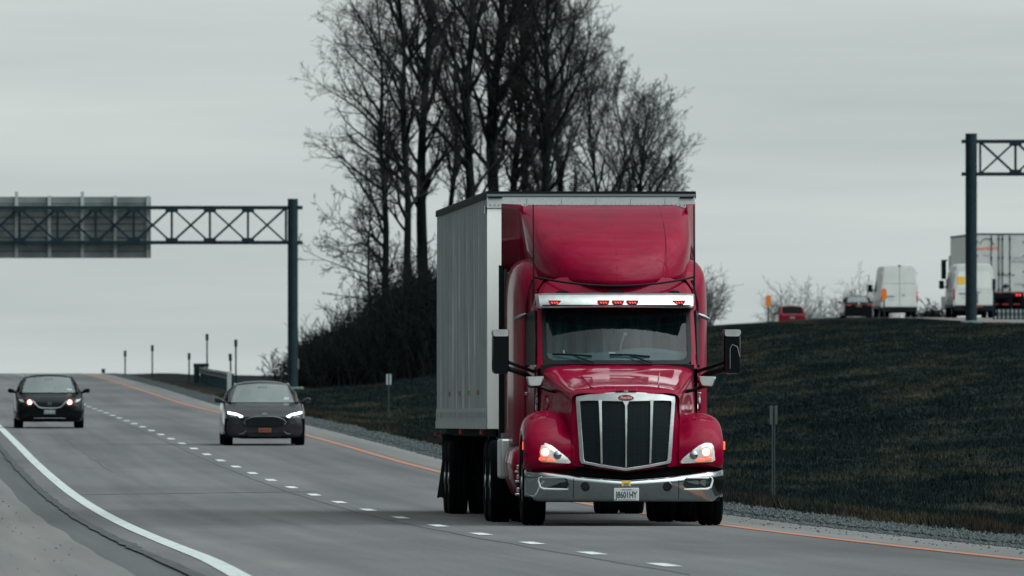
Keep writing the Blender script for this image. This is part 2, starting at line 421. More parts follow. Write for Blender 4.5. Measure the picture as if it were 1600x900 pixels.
# tar seams: lengthwise joint beside the dashes, a crack across the lane, the edge joint
def seam(name, pts, w, dz=.004, m='asphaltdark'):
    mb = MB(); rows = []
    for k, (s, t) in enumerate(pts):
        a = pts[max(0, k - 1)]; b = pts[min(len(pts) - 1, k + 1)]
        d = Vector((b[0] - a[0], b[1] - a[1])).normalized(); n = Vector((-d.y, d.x)); ww = w * (.6 + .8 * abs(mnoise.noise(Vector((s * 3, t * .7, 1)))))
        rows.append([(s + n.x * ww / 2 * q, t + n.y * ww / 2 * q, rz(t + n.y * ww / 2 * q) + dz) for q in (-1, 1)])
    mb.grid(rows); o = mb.build(name, m, norm=False); o.location = (6.71, 0, 0); o.rotation_euler = (0, 0, TH); o['kind'] = 'structure'; return o
nz = lambda t, q: mnoise.noise(Vector((t * .13, q, 0)))
seam('road_joint', [(-.26 + .06 * nz(t, 1), t) for t in np.arange(110, 420, 3)], .035)
M['seam_soft'] = mat('worn_joint', (.070, .075, .076), .9, var=.45, vscale=2.5, spec=.1)
M['seam_pale'] = mat('worn_joint_edge', (.15, .153, .147), .9, var=.25, vscale=2.5, spec=.1)
seam('road_edge_joint', [(-4.24 + .025 * nz(t, 4), t) for t in np.arange(100, 330, 2)], .16, m='seam_soft')
seam('road_cross_crack', [(s, 215.5 + (s + 4.2) * 1.3 + .25 * nz(s * 9, 7)) for s in np.arange(-4.3, .3, .25)], .30)
seam('road_cross_joint', [(s, 190 + (s + 4.2) * 1.0 + .2 * nz(s * 9, 5)) for s in np.arange(-3.7, -1.2, .25)], .08)
seam('road_lane_crack', [(-2.55 + .12 * nz(t * 2, 6), t) for t in np.arange(255, 330, 2)], .018)

# opposite carriageway on top of the rise
strip('far_road', 42.6, lambda t: 54.6 + 0 * t, 100, 1250, 5, .05, 'shoulder_r', ns=8, zf=hill)
strip('far_road_line', 43.5, 43.66, 100, 1200, 5, .062, 'mark_yellow', zf=hill)

# ------------------------------------------------------------------ gravel and grass you cannot count
rng = np.random.default_rng(3)
def scatter_gravel():
    n = 30000
    t = 112 + (520 - 112) * rng.random(n) ** 1.35; s = 4.55 + 1.35 * rng.random(n)
    keep = s < np.array([wg(x) for x in t]) + .1; t, s = t[keep], s[keep]; n = len(t)
    t2 = 150 * rng.random(450) + 100; s2 = 4.0 + .7 * rng.random(450); t = np.r_[t, t2]; s = np.r_[s, s2]
    t3 = 110 * rng.random(70) + 100; s3 = -4.9 - 1.5 * rng.random(70); t = np.r_[t, t3]; s = np.r_[s, s3]; n = len(t)
    zz = np.array([rz(a) for a in t]) + np.where((s > 4.8), .02, .0)
    r = .012 + .022 * rng.random(n) ** 2; r[-520:] *= .55
    base = np.array([(1, 0, 0), (0, 1, 0), (-1, 0, 0), (0, -1, 0), (0, 0, .8), (0, 0, -.8)], float)
    V = base[None] * r[:, None, None] * (0.7 + .6 * rng.random((n, 6, 1)))
    a = rng.random(n) * 6.28; ca, sa = np.cos(a), np.sin(a)
    x = V[..., 0] * ca[:, None] - V[..., 1] * sa[:, None]; y = V[..., 0] * sa[:, None] + V[..., 1] * ca[:, None]
    V = np.stack([x + s[:, None], y + t[:, None], V[..., 2] + (zz + r * .3)[:, None]], -1).reshape(-1, 3)
    F = np.array([(0, 1, 4), (1, 2, 4), (2, 3, 4), (3, 0, 4), (1, 0, 5), (2, 1, 5), (3, 2, 5), (0, 3, 5)])
    F = (F[None] + 6 * np.arange(n)[:, None, None]).reshape(-1, 3)
    o = fast_mesh('gravel', V, F, 'stone', smooth=False); o.location = (6.71, 0, 0); o.rotation_euler = (0, 0, TH)
    tag(o, 'loose grey gravel beside the road shoulder', 'gravel', kind='stuff')
scatter_gravel()

def scatter_grass():
    n = 170000
    t = 118 + (640 - 118) * rng.random(n) ** 1.05
    # keep what the photo could see, with a few metres either side
    xl, xr = -.0165 * t - 2, .0376 * t + 3
    x = xl + (xr - xl) * rng.random(n); s = (x - 6.71 + t * ST) / CT
    ok = s > np.array([wg(a) for a in t]) - .12 * rng.random(n)
    s, t = s[ok], t[ok]; ok = s < 41.8; s, t = s[ok], t[ok]
    # thicker, longer fringe on the gravel's edge
    t2 = 118 + 400 * rng.random(26000) ** 1.3; s2 = np.array([wg(a) for a in t2]) + np.abs(rng.normal(0, .35, len(t2)))
    edge = np.r_[np.zeros(len(s)), np.ones(len(s2))]; s = np.r_[s, s2]; t = np.r_[t, t2]; n = len(s)
    z = np.array([hill(a, b) for a, b in zip(s, t)])
    clump = np.array([mnoise.noise(Vector((a * .9, b * .12, 4))) for a, b in zip(s, t)])
    nb = 3; a = rng.random((n, nb)) * 6.28; h = (.04 + .07 * rng.random((n, nb))) * (1 + .9 * np.clip(clump, -.5, 1))[:, None] * (1 + .8 * edge[:, None] * rng.random((n, 1)))
    w = .006 + .00004 * t[:, None] + .004 * rng.random((n, nb)); lean = .7 * h * rng.random((n, nb))
    bx = s[:, None] + .06 * rng.normal(size=(n, nb)); by = t[:, None] + .08 * rng.normal(size=(n, nb))
    ca, sa = np.cos(a), np.sin(a); b2 = rng.random((n, nb)) * 6.28
    p0 = np.stack([bx - ca * w, by - sa * w, np.broadcast_to(z[:, None] - .01, bx.shape)], -1)
    p1 = np.stack([bx + ca * w, by + sa * w, np.broadcast_to(z[:, None] - .01, bx.shape)], -1)
    p2 = np.stack([bx + np.cos(b2) * lean, by + np.sin(b2) * lean, z[:, None] + h], -1)
    V = np.stack([p0, p1, p2], 2).reshape(-1, 3); F = np.arange(len(V)).reshape(-1, 3)
    o = fast_mesh('grass', V, F, 'blade', smooth=False); o.location = (6.71, 0, 0); o.rotation_euler = (0, 0, TH)
    tag(o, 'dark winter grass with dry streaks covering the median bank', 'grass', kind='stuff')
scatter_grass()
# ------------------------------------------------------------------ bare trees
def tubes_np(polys):
    """polys: list of (pts[k], radii[k], sides) -> verts, quads as arrays, batched by shape"""
    groups = {}
    for pts, rad, n in polys: groups.setdefault((len(pts), n), []).append((pts, rad))
    VV, FF, off = [], [], 0
    for (k, n), L in groups.items():
        P = np.array([l[0] for l in L], float); R = np.array([l[1] for l in L], float)
        D = np.gradient(P, axis=1); D /= np.linalg.norm(D, axis=2, keepdims=True) + 1e-9
        D0 = D.mean(axis=1, keepdims=True)
        ref = np.where(np.abs(D0[..., 2:3]) < .8, np.array([[[0, 0, 1.]]]), np.array([[[1., 0, 0]]]))
        U = np.cross(D, ref); U /= np.linalg.norm(U, axis=2, keepdims=True) + 1e-9; Wv = np.cross(D, U)
        a = 2 * np.pi * np.arange(n) / n
        V = P[:, :, None] + R[:, :, None, None] * (U[:, :, None] * np.cos(a)[None, None, :, None] + Wv[:, :, None] * np.sin(a)[None, None, :, None])
        B = len(L); V = V.reshape(-1, 3)
        i = np.arange(k - 1)[:, None]; j = np.arange(n)[None]
        q = np.stack([i * n + j, i * n + (j + 1) % n, (i + 1) * n + (j + 1) % n, (i + 1) * n + j], -1).reshape(-1, 4)
        F = (q[None] + (k * n) * np.arange(B)[:, None, None]).reshape(-1, 4) + off
        VV.append(V); FF.append(F); off += len(V)
    return np.concatenate(VV), np.concatenate(FF)

def rot_away(d, ang, az):
    a = Vector((0, 0, 1)) if abs(d.z) < .9 else Vector((1, 0, 0))
    u = d.cross(a).normalized(); w = d.cross(u)
    return (d * math.cos(ang) + (u * math.cos(az) + w * math.sin(az)) * math.sin(ang)).normalized()

def branch(out, rnd, p, d, L, r, lev, maxlev, up, wob_, kids, sides, flat=0.0, rmin=.009):
    nseg = (0, 7, 5, 3, 2, 2)[min(lev, 5)]
    pts, rad = [tuple(p)], [r]; q = Vector(p); dirs = [d.copy()]
    for i in range(nseg):
        d = d + Vector((rnd.gauss(0, wob_), rnd.gauss(0, wob_), rnd.gauss(0, wob_) + up)); d.normalize()
        q = q + d * (L / nseg); pts.append(tuple(q)); dirs.append(d.copy())
        rad.append(max(rmin, r * (1 - .82 * (i + 1) / nseg)))
    out[lev].append((pts, rad, sides[min(lev, len(sides) - 1)]))
    if lev >= maxlev: return
    n = kids[lev - 1]; n = max(1, int(n * (.7 + .6 * rnd.random())))
    for i in range(n):
        f = .18 + .82 * (i + rnd.random()) / n
        x = f * nseg; i0 = min(nseg - 1, int(x)); fr = x - i0
        pp = Vector(pts[i0]).lerp(Vector(pts[i0 + 1]), fr)
        dd = rot_away(dirs[i0], math.radians(rnd.uniform(26, 58)), rnd.random() * 6.283)
        ll = L * rnd.uniform(.30, .58) * (1.12 - .55 * f)
        rr = max(rmin, rad[i0] * rnd.uniform(.45, .65))
        branch(out, rnd, pp, dd, ll, rr, lev + 1, maxlev, up, wob_ * 1.15, kids, sides, flat, rmin)

def make_tree(name, label, group, px, top_px, d, top_z, r0, seed, spread=4.2, first=.25, n1=26, up=.10, ang=(24, 50),
              bias=None, maxlev=4, kids=(9, 6, 4), twig='twig', cat='tree', low_drop=0.0, base_z=None, rmin=.009, lmin=.28):
    twig = 'fine' if twig == 'twig' else twig
    rnd = random.Random(seed); k = 21300 / d
    bx = (px - 800) / k; tx = (top_px - 800) / k
    s = (bx - 6.71 + d * ST) / CT
    zb = hill(s, d) if base_z is None else base_z
    root = empty(name, (bx, d, zb)); tag(root, label, cat, group)
    H = top_z - zb; nseg = 16; pts, rad, dirs = [], [], []
    ox, oy = rnd.random() * 9, rnd.random() * 9
    for i in range(nseg + 1):
        f = i / nseg
        wx = mnoise.noise(Vector((f * 3.2, ox, seed))) * .55 * (f * (1.3 - f) * 2.2 + .15)
        pts.append(((tx - bx) * f ** 1.15 + wx, mnoise.noise(Vector((f * 2.5, oy, seed + 5))) * .8 * f, H * f - .3 * (1 - f)))
        rad.append(max(rmin, r0 * ((1 - f) ** .8 * .93 + .02) + (r0 * .35 * max(0, .06 - f) / .06)))
    out = {i: [] for i in range(0, 7)}
    out[0].append((pts, rad, 10))
    for i in range(n1):
        f = first + (.97 - first) * ((i + rnd.random()) / n1)
        x = f * nseg; i0 = min(nseg - 1, int(x)); pp = Vector(pts[i0]).lerp(Vector(pts[i0 + 1]), x - i0)
        d0 = (Vector(pts[i0 + 1]) - Vector(pts[i0])).normalized()
        az = rnd.random() * 6.283
        dd = rot_away(d0, math.radians(rnd.uniform(*ang)), az)
        if bias: dd = (dd + Vector(bias) * rnd.uniform(.2, 1)).normalized()
        dd.z -= low_drop * max(0, 1 - f * 1.6); dd.normalize()
        prof = max(lmin, math.sin(math.pi * min(1, max(0.0, (f - first) / (1 - first) * .86 + .14))) ** .7)
        L = spread * prof * rnd.uniform(.75, 1.3) / max(.45, math.sin(math.radians(sum(ang) / 2))) * .72
        rr = min(rad[i0] * .62, .022 * L + .02)
        branch(out, rnd, pp, dd, L, rr, 1, maxlev, up, .11, kids, (10, 6, 4, 3, 3), rmin=rmin)
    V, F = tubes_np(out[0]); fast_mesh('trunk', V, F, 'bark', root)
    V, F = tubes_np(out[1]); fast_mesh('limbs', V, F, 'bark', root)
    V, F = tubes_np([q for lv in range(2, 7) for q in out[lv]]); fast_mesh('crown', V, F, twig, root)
    return root

G1 = 'bare trees in the dark clump behind the red truck'
#    px  top  d    topz  r0   spread first n1
TREES = [
 (608, 586, 640, 19.0, .22, 3.4, .20, 38, 'curving bare tree with long left limbs, leftmost tall trunk of the dark clump'),
 (643, 618, 632, 21.5, .24, 3.8, .30, 30, 'slim upright bare tree second from the left among the tall trunks'),
 (660, 668, 644, 22.5, .36, 4.0, .32, 32, 'thick straight bare trunk just left of the trailer roof corner'),
 (690, 716, 660, 20.5, .20, 3.4, .30, 24, 'slender bare tree rising directly behind the rear of the trailer roof'),
 (737, 728, 636, 23.0, .33, 4.0, .30, 32, 'tall thick bare trunk rising above the trailer roof left corner'),
 (768, 786, 642, 23.5, .42, 4.6, .34, 34, 'heaviest bare tree forking high above the trailer front corner'),
 (793, 816, 650, 22.0, .26, 3.8, .30, 28, 'bare tree leaning right beside the heaviest forked trunk'),
 (818, 812, 664, 21.0, .24, 3.6, .30, 26, 'bare tree in the middle of the clump above the red roof fairing left edge'),
 (836, 862, 640, 21.0, .30, 4.4, .28, 40, 'bare tree leaning right whose twigs make the dense right shoulder of the clump'),
 (868, 884, 655, 17.6, .20, 3.4, .24, 34, 'bushy bare tree above the middle of the red roof fairing'),
 (916, 936, 648, 15.2, .15, 3.3, .28, 30, 'thin bare tree with a clear trunk right of the dense clump'),
 (958, 968, 652, 13.9, .16, 3.1, .26, 30, 'thin bare tree third from the right edge of the clump'),
 (992, 1008, 640, 12.8, .19, 2.8, .24, 34, 'spreading bare tree second from the right edge of the clump'),
 (1030, 1042, 658, 10.4, .14, 1.9, .22, 28, 'low rounded bare tree at the right edge of the clump above the trailer corner'),
]
for i, (px, tp, d, tz, r0, sp_, fi, n1, lb) in enumerate(TREES):
    make_tree('bare_tree', lb, G1, px, tp, d, tz, r0, 11 + i * 7, sp_, fi, n1, bias=((-.25, 0, -.05) if i == 0 else (.22, 0, 0) if i == 8 else None),
              low_drop=.35 if i == 0 else .1, kids=(10, 6, 4) if i >= 10 else (11, 7, 4) if i in (7, 8, 9) else (10, 7, 4), rmin=.0065, up=.05 if i < 2 else .12)
make_tree('bare_tree', 'slender small bare tree with level branches between gantry post and dark clump', G1, 581, 566, 622, 9.4, .11, 301, 3.5, .30, 26, up=.02, ang=(55, 84), bias=(-.35, 0, 0), kids=(8, 5, 3), low_drop=.1)

# ------------------------------------------------------------------ shrubs: many stems from one root
def make_shrub(name, label, group, px, d, hgt, wid, n, seed, m='twig', base_z=None, maxlev=3, kids=(7, 4), rmin=.008, r=.03, cat='shrub'):
    rnd = random.Random(seed); bx = (px - 800) * d / 21300; s = (bx - 6.71 + d * ST) / CT
    zb = hill(s, d) if base_z is None else base_z
    root = empty(name, (bx, d, zb)); tag(root, label, cat, group)
    out = {i: [] for i in range(0, 7)}
    for i in range(n):
        a = rnd.random() * 6.283; q = rnd.random() ** .6
        dd = Vector((math.cos(a) * q * wid / hgt, math.sin(a) * q * wid / hgt, 1)).normalized()
        L = hgt * rnd.uniform(.65, 1.08) * (1 - .25 * q)
        branch(out, rnd, Vector((math.cos(a) * q * wid * .25, math.sin(a) * q * wid * .25, -.15)), dd, L, r * rnd.uniform(.6, 1.2), 1, maxlev, .03, .13, kids, (5, 4, 3, 3), rmin=rmin)
    V, F = tubes_np(out[1]); fast_mesh('stems', V, F, m, root)
    V, F = tubes_np([q for lv in (2, 3, 4) for q in out[lv]]); fast_mesh('twigs', V, F, m, root)
    return root
GS = 'bare shrubs on the skyline of the rise'
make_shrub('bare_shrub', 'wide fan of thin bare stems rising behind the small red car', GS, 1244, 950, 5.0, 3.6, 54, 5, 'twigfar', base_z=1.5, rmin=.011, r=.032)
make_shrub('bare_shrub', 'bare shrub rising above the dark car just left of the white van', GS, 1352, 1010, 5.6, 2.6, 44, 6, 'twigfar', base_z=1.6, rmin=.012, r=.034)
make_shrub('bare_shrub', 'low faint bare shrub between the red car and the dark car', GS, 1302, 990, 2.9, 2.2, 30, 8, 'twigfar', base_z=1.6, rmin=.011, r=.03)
make_shrub('bare_shrub', 'dense dark shrub between the tall white van and the lorry cab', GS, 1458, 960, 2.9, 1.7, 90, 9, 'twig', base_z=2.1, rmin=.022, r=.04)
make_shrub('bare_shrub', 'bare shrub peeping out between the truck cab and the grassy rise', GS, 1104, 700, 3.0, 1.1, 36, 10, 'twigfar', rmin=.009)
GB = 'bare shrubs fringing the dark undergrowth'
for i, (px, d, h, w_, n, lb) in enumerate([
    (486, 636, 2.6, 1.3, 26, 'low twiggy shrub at the foot of the left gantry post'),
    (524, 628, 3.6, 1.5, 26, 'arching twiggy shrub on the left slope of the undergrowth'),
    (548, 624, 4.6, 1.3, 22, 'tall fan of thin stems left of the slender small tree'),
    (598, 616, 4.4, 1.5, 26, 'tall twiggy shrub between the slender tree and the curving trunk'),
    (630, 612, 5.8, 1.6, 26, 'tall twiggy shrub in front of the second tall trunk'),
    (664, 614, 6.6, 1.8, 26, 'tall dark shrub beside the back edge of the trailer'),
    (436, 640, 2.0, .9, 12, 'small faint shrub just left of the left gantry post')]):
    make_shrub('twiggy_shrub', lb, GB, px, d, h, w_, n, 40 + i, 'twig', rmin=.012)

# dense brush at the foot of the trees: stems and dead leaves nobody could count
def brush_top(x):   # height of the mass against x at d ~ 615
    k = 615 / 21300
    return float(np.interp(x / k + 800, [455, 470, 500, 523, 550, 577, 590, 603, 620, 650, 700, 760, 900, 1000, 1080, 1110], [592, 556, 522, 510, 502, 490, 474, 460, 428, 404, 384, 376, 420, 450, 500, 560])), k
rnd = random.Random(77); polys = []; V = []; 
rg = np.random.default_rng(8)
for i in range(5200):
    d = rg.uniform(596, 662); px = rg.uniform(462, 1095) if rg.random() < .35 else rg.uniform(462, 700)
    x = (px - 800) * d / 21300; s = (x - 6.71 + d * ST) / CT
    if s < 11.5 or s > 33: continue
    tp, k = brush_top(x * 615 / d); zt = (580 - tp) * k; zb = hill(s, d); h = (zt - zb) * rg.uniform(.45, .95)
    if h < .2: continue
    p = Vector((x, d, zb - .1)); dd = Vector((rg.normal(0, .22), rg.normal(0, .22), 1)).normalized(); pts = [tuple(p)]; r = [.03]
    for j in range(6):
        dd = (dd + Vector((rg.normal(0, .22), rg.normal(0, .2), .05))).normalized(); p = p + dd * h / 6; pts.append(tuple(p)); r.append(.028 - .003 * j)
    polys.append((pts, r, 3))
    for c in range(5):
        q = Vector(pts[rg.integers(2, 7)]); d2 = rot_away(dd, .8, rg.random() * 6.28); L = rg.uniform(.3, 1.0)
        polys.append(([tuple(q), tuple(q + d2 * L * .5), tuple(q + d2 * L + Vector((0, 0, .15 * L)))], [.018, .013, .009], 3))
V1, F1 = tubes_np(polys)
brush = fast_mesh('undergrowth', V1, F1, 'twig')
n = 90000
px = np.where(rg.random(n) < .45, rg.uniform(462, 1095, n), rg.uniform(462, 700, n)); d = rg.uniform(598, 655, n); x = (px - 800) * d / 21300
s = (x - 6.71 + d * ST) / CT
tp = np.interp(px, [455, 470, 500, 523, 550, 577, 590, 603, 620, 650, 700, 760, 900, 1000, 1080, 1110], [594, 562, 531, 520, 514, 502, 486, 474, 446, 424, 402, 392, 440, 470, 510, 566])
zt = (580 - tp) * 615 / 21300; zb = np.array([hill(a, b) for a, b in zip(s, d)])
u = rg.random(n) ** 1.25; z = zb + (zt - zb) * u * (.82 + .25 * np.array([mnoise.noise(Vector((a * .8, b * .3, 2))) for a, b in zip(x, d)]))
ok = (s > 11.5 + .8 * np.array([mnoise.noise(Vector((a * .5, b * .2, 6))) for a, b in zip(x, d)])) & (s < 34) & (zt > zb + .3)
x, d, z = x[ok], d[ok], z[ok]; n = len(x)
c = np.stack([x, d, z], -1); sz = rg.uniform(.04, .13, n)[:, None, None]
T = rg.normal(size=(n, 3, 3)); T /= np.linalg.norm(T, axis=2, keepdims=True)
V2 = (c[:, None] + T * sz).reshape(-1, 3)
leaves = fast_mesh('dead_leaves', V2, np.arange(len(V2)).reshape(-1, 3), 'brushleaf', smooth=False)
leaves.parent = brush
tag(brush, 'dense dark brush and dead growth at the foot of the bare trees', 'undergrowth', kind='stuff')

# unseen dark wood, added left of the frame for the truck to reflect
rg = np.random.default_rng(18); n = 42000
s = rg.uniform(-52, -30, n); t = rg.uniform(30, 340, n); hh = 11 + 4 * np.sin(t * .13) + 2 * np.sin(t * .41 + s)
z = -2 + hh * rg.random(n) ** .85; T = rg.normal(size=(n, 3, 3)); T /= np.linalg.norm(T, axis=2, keepdims=True)
V2 = (np.stack([s, t, z], -1)[:, None] + T * rg.uniform(.15, .5, n)[:, None, None]).reshape(-1, 3)
wd = fast_mesh('added_woods', V2, np.arange(len(V2)).reshape(-1, 3), 'brushleaf', smooth=False); wd.location = (6.71, 0, 0); wd.rotation_euler = (0, 0, TH)
tag(wd, 'unseen dark wood added beside the road for the truck to reflect', 'added wood', kind='stuff')
# ------------------------------------------------------------------ gantries
def xs(px, d): return (px - 800) * d / 21300
def zs(py, d): return (580 - py) * d / 21300
def gantry(px, d, ztop, zlow, x_post, x_far, z_ct, z_cb, bay, label, post_w, first_x, sgn):
    """box truss on a post; chords run along x towards sgn"""
    s = (x_post - 6.71 + d * ST) / CT; zb = hill(s, d)
    root = empty('sign_gantry', (x_post, d, zb)); tag(root, label, 'sign gantry', 'overhead sign gantries')
    dy = .45
    mb = MB(); w = post_w / 2
    for y in (-dy, dy):
        mb.tube([(0, y, -.3), (0, y, ztop - zb)], w * .98, 12)
    mb.box(-w * .98, w * .98, -dy, dy, ztop - zb - .05, ztop - zb + .01)
    for z in (z_ct, z_cb, (z_ct + z_cb) / 2 - 2.6, 1.2): mb.box(-.05, .05, -dy, dy, z - zb - .08, z - zb + .08)
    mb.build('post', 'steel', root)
    mb = MB()
    for y in (-dy, dy): mb.box(-.45, .45, y - .42, y + .42, -.4, .12)
    mb.build('footing', 'galv', root, bevel=.02)
    mb = MB(); mb.box(w + .0, w + .05, -dy - .05, -dy + .03, .9, 1.35); mb.build('tag_plate', 'galv', root)
    # truss
    tr = MB(); L = x_far - x_post
    for y in (-dy, dy):
        for z in (z_ct, z_cb): tr.bar((-sgn * .42, y, z - zb), (L, y, z - zb), .15, .15)
    X = first_x - x_post; i = 0
    while abs(X) < abs(L):
        x2 = X + sgn * bay
        for y in (-dy, dy):
            tr.bar((X, y, z_cb - zb), (x2, y, z_ct - zb), .075); tr.bar((X, y + .07, z_ct - zb), (x2, y + .07, z_cb - zb), .075)
            tr.bar((x2, y, z_cb - zb), (x2, y, z_ct - zb), .08)
            tr.box(x2 - .26, x2 + .26, y - .09, y - .08, z_ct - zb - .2, z_ct - zb - .02); tr.box(x2 - .26, x2 + .26, y - .09, y - .08, z_cb - zb + .02, z_cb - zb + .2)
        for z in (z_ct, z_cb):
            tr.bar((X, -dy, z - zb), (x2, dy, z - zb), .05)
        X = x2; i += 1
    tr.bar((first_x - x_post, -dy, z_cb - zb), (first_x - x_post, -dy, z_ct - zb), .10)
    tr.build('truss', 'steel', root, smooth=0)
    return root, zb
dL = 592
x0 = xs(457.5, dL)
gl, zb = gantry(457, dL, zs(311, dL), 0, x0, xs(-820, dL), zs(324.5, dL), zs(379, dL), 1.655, 'overhead gantry at left carrying the grey back of a large road sign', .44, xs(447, dL), -1)
# back of the direction sign, beyond the truss
sx1, sx0 = xs(235, dL) - x0, xs(-330, dL) - x0; zt, zl = zs(307, dL) - zb, zs(403, dL) - zb
mb = MB(); mb.box(sx0, sx1, .75, .80, zl, zt); sp = mb.build('sign_panel', 'signback', gl, bevel=.01)
mb = MB(); x = sx1 - .12; i = 0
while x > sx0:
    mb.box(x - .07, x + .07, .64, .745, zl + .02, zt + (.22 if i % 2 == 0 and i else .04)); x -= 1.43; i += 1
mb.build('stiffener', 'signrib', sp)
mb = MB(); x = sx0
for z in np.linspace(zl + .3, zt - .3, 8): mb.box(sx0, sx1 - .01, .735, .747, z - .012, z + .012)
mb.build('panel_seam', 'steel', sp)
dR = 612
x1 = xs(1517.5, dR)
gr, zb2 = gantry(1517, dR, zs(209, dR), 0, x1, xs(2300, dR), zs(221, dR), zs(272, dR), 1.60, 'overhead gantry at right whose post stands before the white van', .50, xs(1531, dR), 1)

# ------------------------------------------------------------------ roadside posts
def delineator(px, py_base, d, h, label, m='galv', wpl=.12, hpl=.28, pw=.05, group='thin marker posts along the road', s_force=None, lean=0, zb=None, plate_m='galv', cat='marker post', double=False):
    x = xs(px, d); s = (x - 6.71 + d * ST) / CT; z = hill(s, d) if zb is None else zb
    root = empty('marker_post', (x, d, z)); tag(root, label, cat, group)
    mb = MB(); mb.box(-pw / 2, -pw / 4, -.02, .02, -.2, h); mb.box(pw / 4, pw / 2, -.02, .02, -.2, h); mb.box(-pw / 2, pw / 2, .02, .026, -.2, h)
    mb.build('post', m, root, smooth=0)
    mb = MB()
    if double:
        mb.box(-wpl / 2, -wpl / 2 + wpl * .36, -.03, -.022, h - hpl, h + .01); mb.box(wpl / 2 - wpl * .36, wpl / 2, -.03, -.022, h - hpl, h + .01)
    else: mb.box(-wpl / 2, wpl / 2, -.03, -.022, h - hpl, h + .01)
    mb.build('reflector_plate', plate_m, root, bevel=.006)
    if lean: root.rotation_euler = (0, math.radians(lean), 0)
    return root
def topz(py, d): return (580 - py) * d / 21300
def post_px(px, py_top, d, label, **k):
    x = xs(px, d); s = (x - 6.71 + d * ST) / CT; z = hill(s, d)
    return delineator(px, 0, d, topz(py_top, d) - z, label, **k)
post_px(1208.5, 635, 211, 'grey marker post with a double plate on the grass beside the truck', wpl=.12, hpl=.28, plate_m='rail', m='rail', double=True)
post_px(607.5, 585, 426, 'marker post with a pale double plate on the grass left of the trailer', wpl=.16, hpl=.32, m='rail', plate_m='signrib', double=True)
DK = dict(m='steel', plate_m='steel', wpl=.14, hpl=.30, pw=.07)
post_px(195.5, 548, 700, 'thin dark post on the road crest, leftmost of the skyline posts', **DK)
post_px(238, 539.5, 690, 'thin dark post on the grass hump right of the leftmost skyline post', **DK)
post_px(295.5, 552, 655, 'short dark post just left of the guardrail end', **DK)
post_px(323.5, 522, 645, 'tall dark post rising behind the guardrail', **DK)
post_px(362, 553, 585, 'short dark post in front of the near end of the guardrail', lean=-2.5, **DK)
post_px(368.5, 531, 600, 'tall dark post directly behind the grey sedan', **DK)
post_px(161.5, 576.5, 735, 'tiny dark stub on the road crest', m='steel', plate_m='steel', wpl=.2, hpl=.2, pw=.08)
# orange-topped posts on the rise
def orange_post(px, ptop, d, zb, lb):
    root = empty('orange_marker', (xs(px, d), d, zb)); tag(root, lb, 'marker post', 'orange topped markers by the far road')
    h = topz(ptop, d) - zb
    mb = MB(); mb.tube([(0, 0, -.2), (0, 0, h)], .035, 8); mb.build('post', 'steel', root)
    mb = MB(); r = [( -.10, -.26), (.10, -.26), (.12, -.2), (.12, .2), (.07, .27), (-.07, .27), (-.12, .2), (-.12, -.2)]
    mb.prism([(a, -.045, h - .1 + b) for a, b in r], (0, .02, 0)); mb.build('reflector', 'orange', root, bevel=.005)
orange_post(1200.5, 467, 640, hill((xs(1200, 640) - 6.71 + 640 * ST) / CT, 640), 'orange topped marker left of the small red car')
orange_post(1381.5, 456.5, 650, hill((xs(1381, 650) - 6.71 + 650 * ST) / CT, 650), 'orange paddle marker in front of the tall white van')
post_px(1553, 436, 640, 'tall dark marker post right of the gantry post', m='steel', plate_m='steel', wpl=.16, hpl=.5, pw=.10)

# ------------------------------------------------------------------ guardrails
def guardrail(pts, name, label, h=.68, base=None):
    """pts: world (x,y,z ground); w-beam with posts"""
    root = empty(name, pts[0]); tag(root, label, 'guardrail')
    P = [Vector(p) - Vector(pts[0]) for p in pts]
    prof = [(0, .0), (.05, .06), (.05, .10), (0, .16), (.05, .22), (.05, .26), (0, .32)]
    rows = []
    for i, p in enumerate(P):
        d = (P[min(len(P) - 1, i + 1)] - P[max(0, i - 1)]); d.z = 0; d.normalize(); nrm = Vector((-d.y, d.x, 0))
        if nrm.x > 0: nrm = -nrm
        rows.append([tuple(p + nrm * a + Vector((0, 0, h - .34 + b))) for a, b in prof])
    mb = MB(); mb.grid(rows); o = mb.build('beam', 'rail', root); sm = o.modifiers.new('s', 'SOLIDIFY'); sm.thickness = .01
    for i in range(0, len(P), 1):
        mb = MB(); p = P[i]; mb.box(p.x + .02, p.x + .16, p.y - .08, p.y + .08, p.z - .3, p.z + h - .02); mb.build('post', 'steel', root, smooth=0)
    return root
gp = []
for t in np.arange(566, 652, 4.0):
    s = 7.4 + .66 * (t - 566) / 84; gp.append(W(s, t))
g1 = guardrail(gp, 'guardrail', 'long dark guardrail running up to the left gantry post beside the road', h=.78)
mb = MB(); p0 = Vector(gp[0]); mb.box(-.13, .05, -.12, .10, -.1, .86); mb.build('end_plate', 'signrib', g1, bevel=.02)
pe = Vector(gp[-1]) - p0; mb = MB(); mb.box(pe.x - .30, pe.x - .02, pe.y, pe.y + .1, pe.z, pe.z + .92)
mb.box(pe.x - .32, pe.x + .42, pe.y + .1, pe.y + .2, pe.z + .76, pe.z + .94); mb.build('end_terminal', 'steel', g1, bevel=.02)
# slatted barrier beside the far road (white gaps between dark uprights)
root = empty('slatted_barrier', (xs(1556, 640), 640, hill(44, 640))); tag(root, 'low barrier of dark uprights and pale rail at the right edge below the lorry', 'barrier')
zb = hill(44, 640); h = topz(483, 640) - zb; Lx = 5.2
mb = MB(); mb.box(0, Lx, 0, .05, h - .16, h - .02); mb.box(0, Lx, .0, .05, .10, .2); mb.build('rail', 'signrib', root)
mb = MB(); mb.box(.05, Lx, .12, .15, .05, h - .05); mb.build('pale_panel', 'signrib', root)
for i in range(26):
    mb = MB(); x = .03 + i * .2; mb.box(x, x + .085, -.05, -.001, -.2, h + .02); mb.build('upright', 'steel', root, smooth=0)
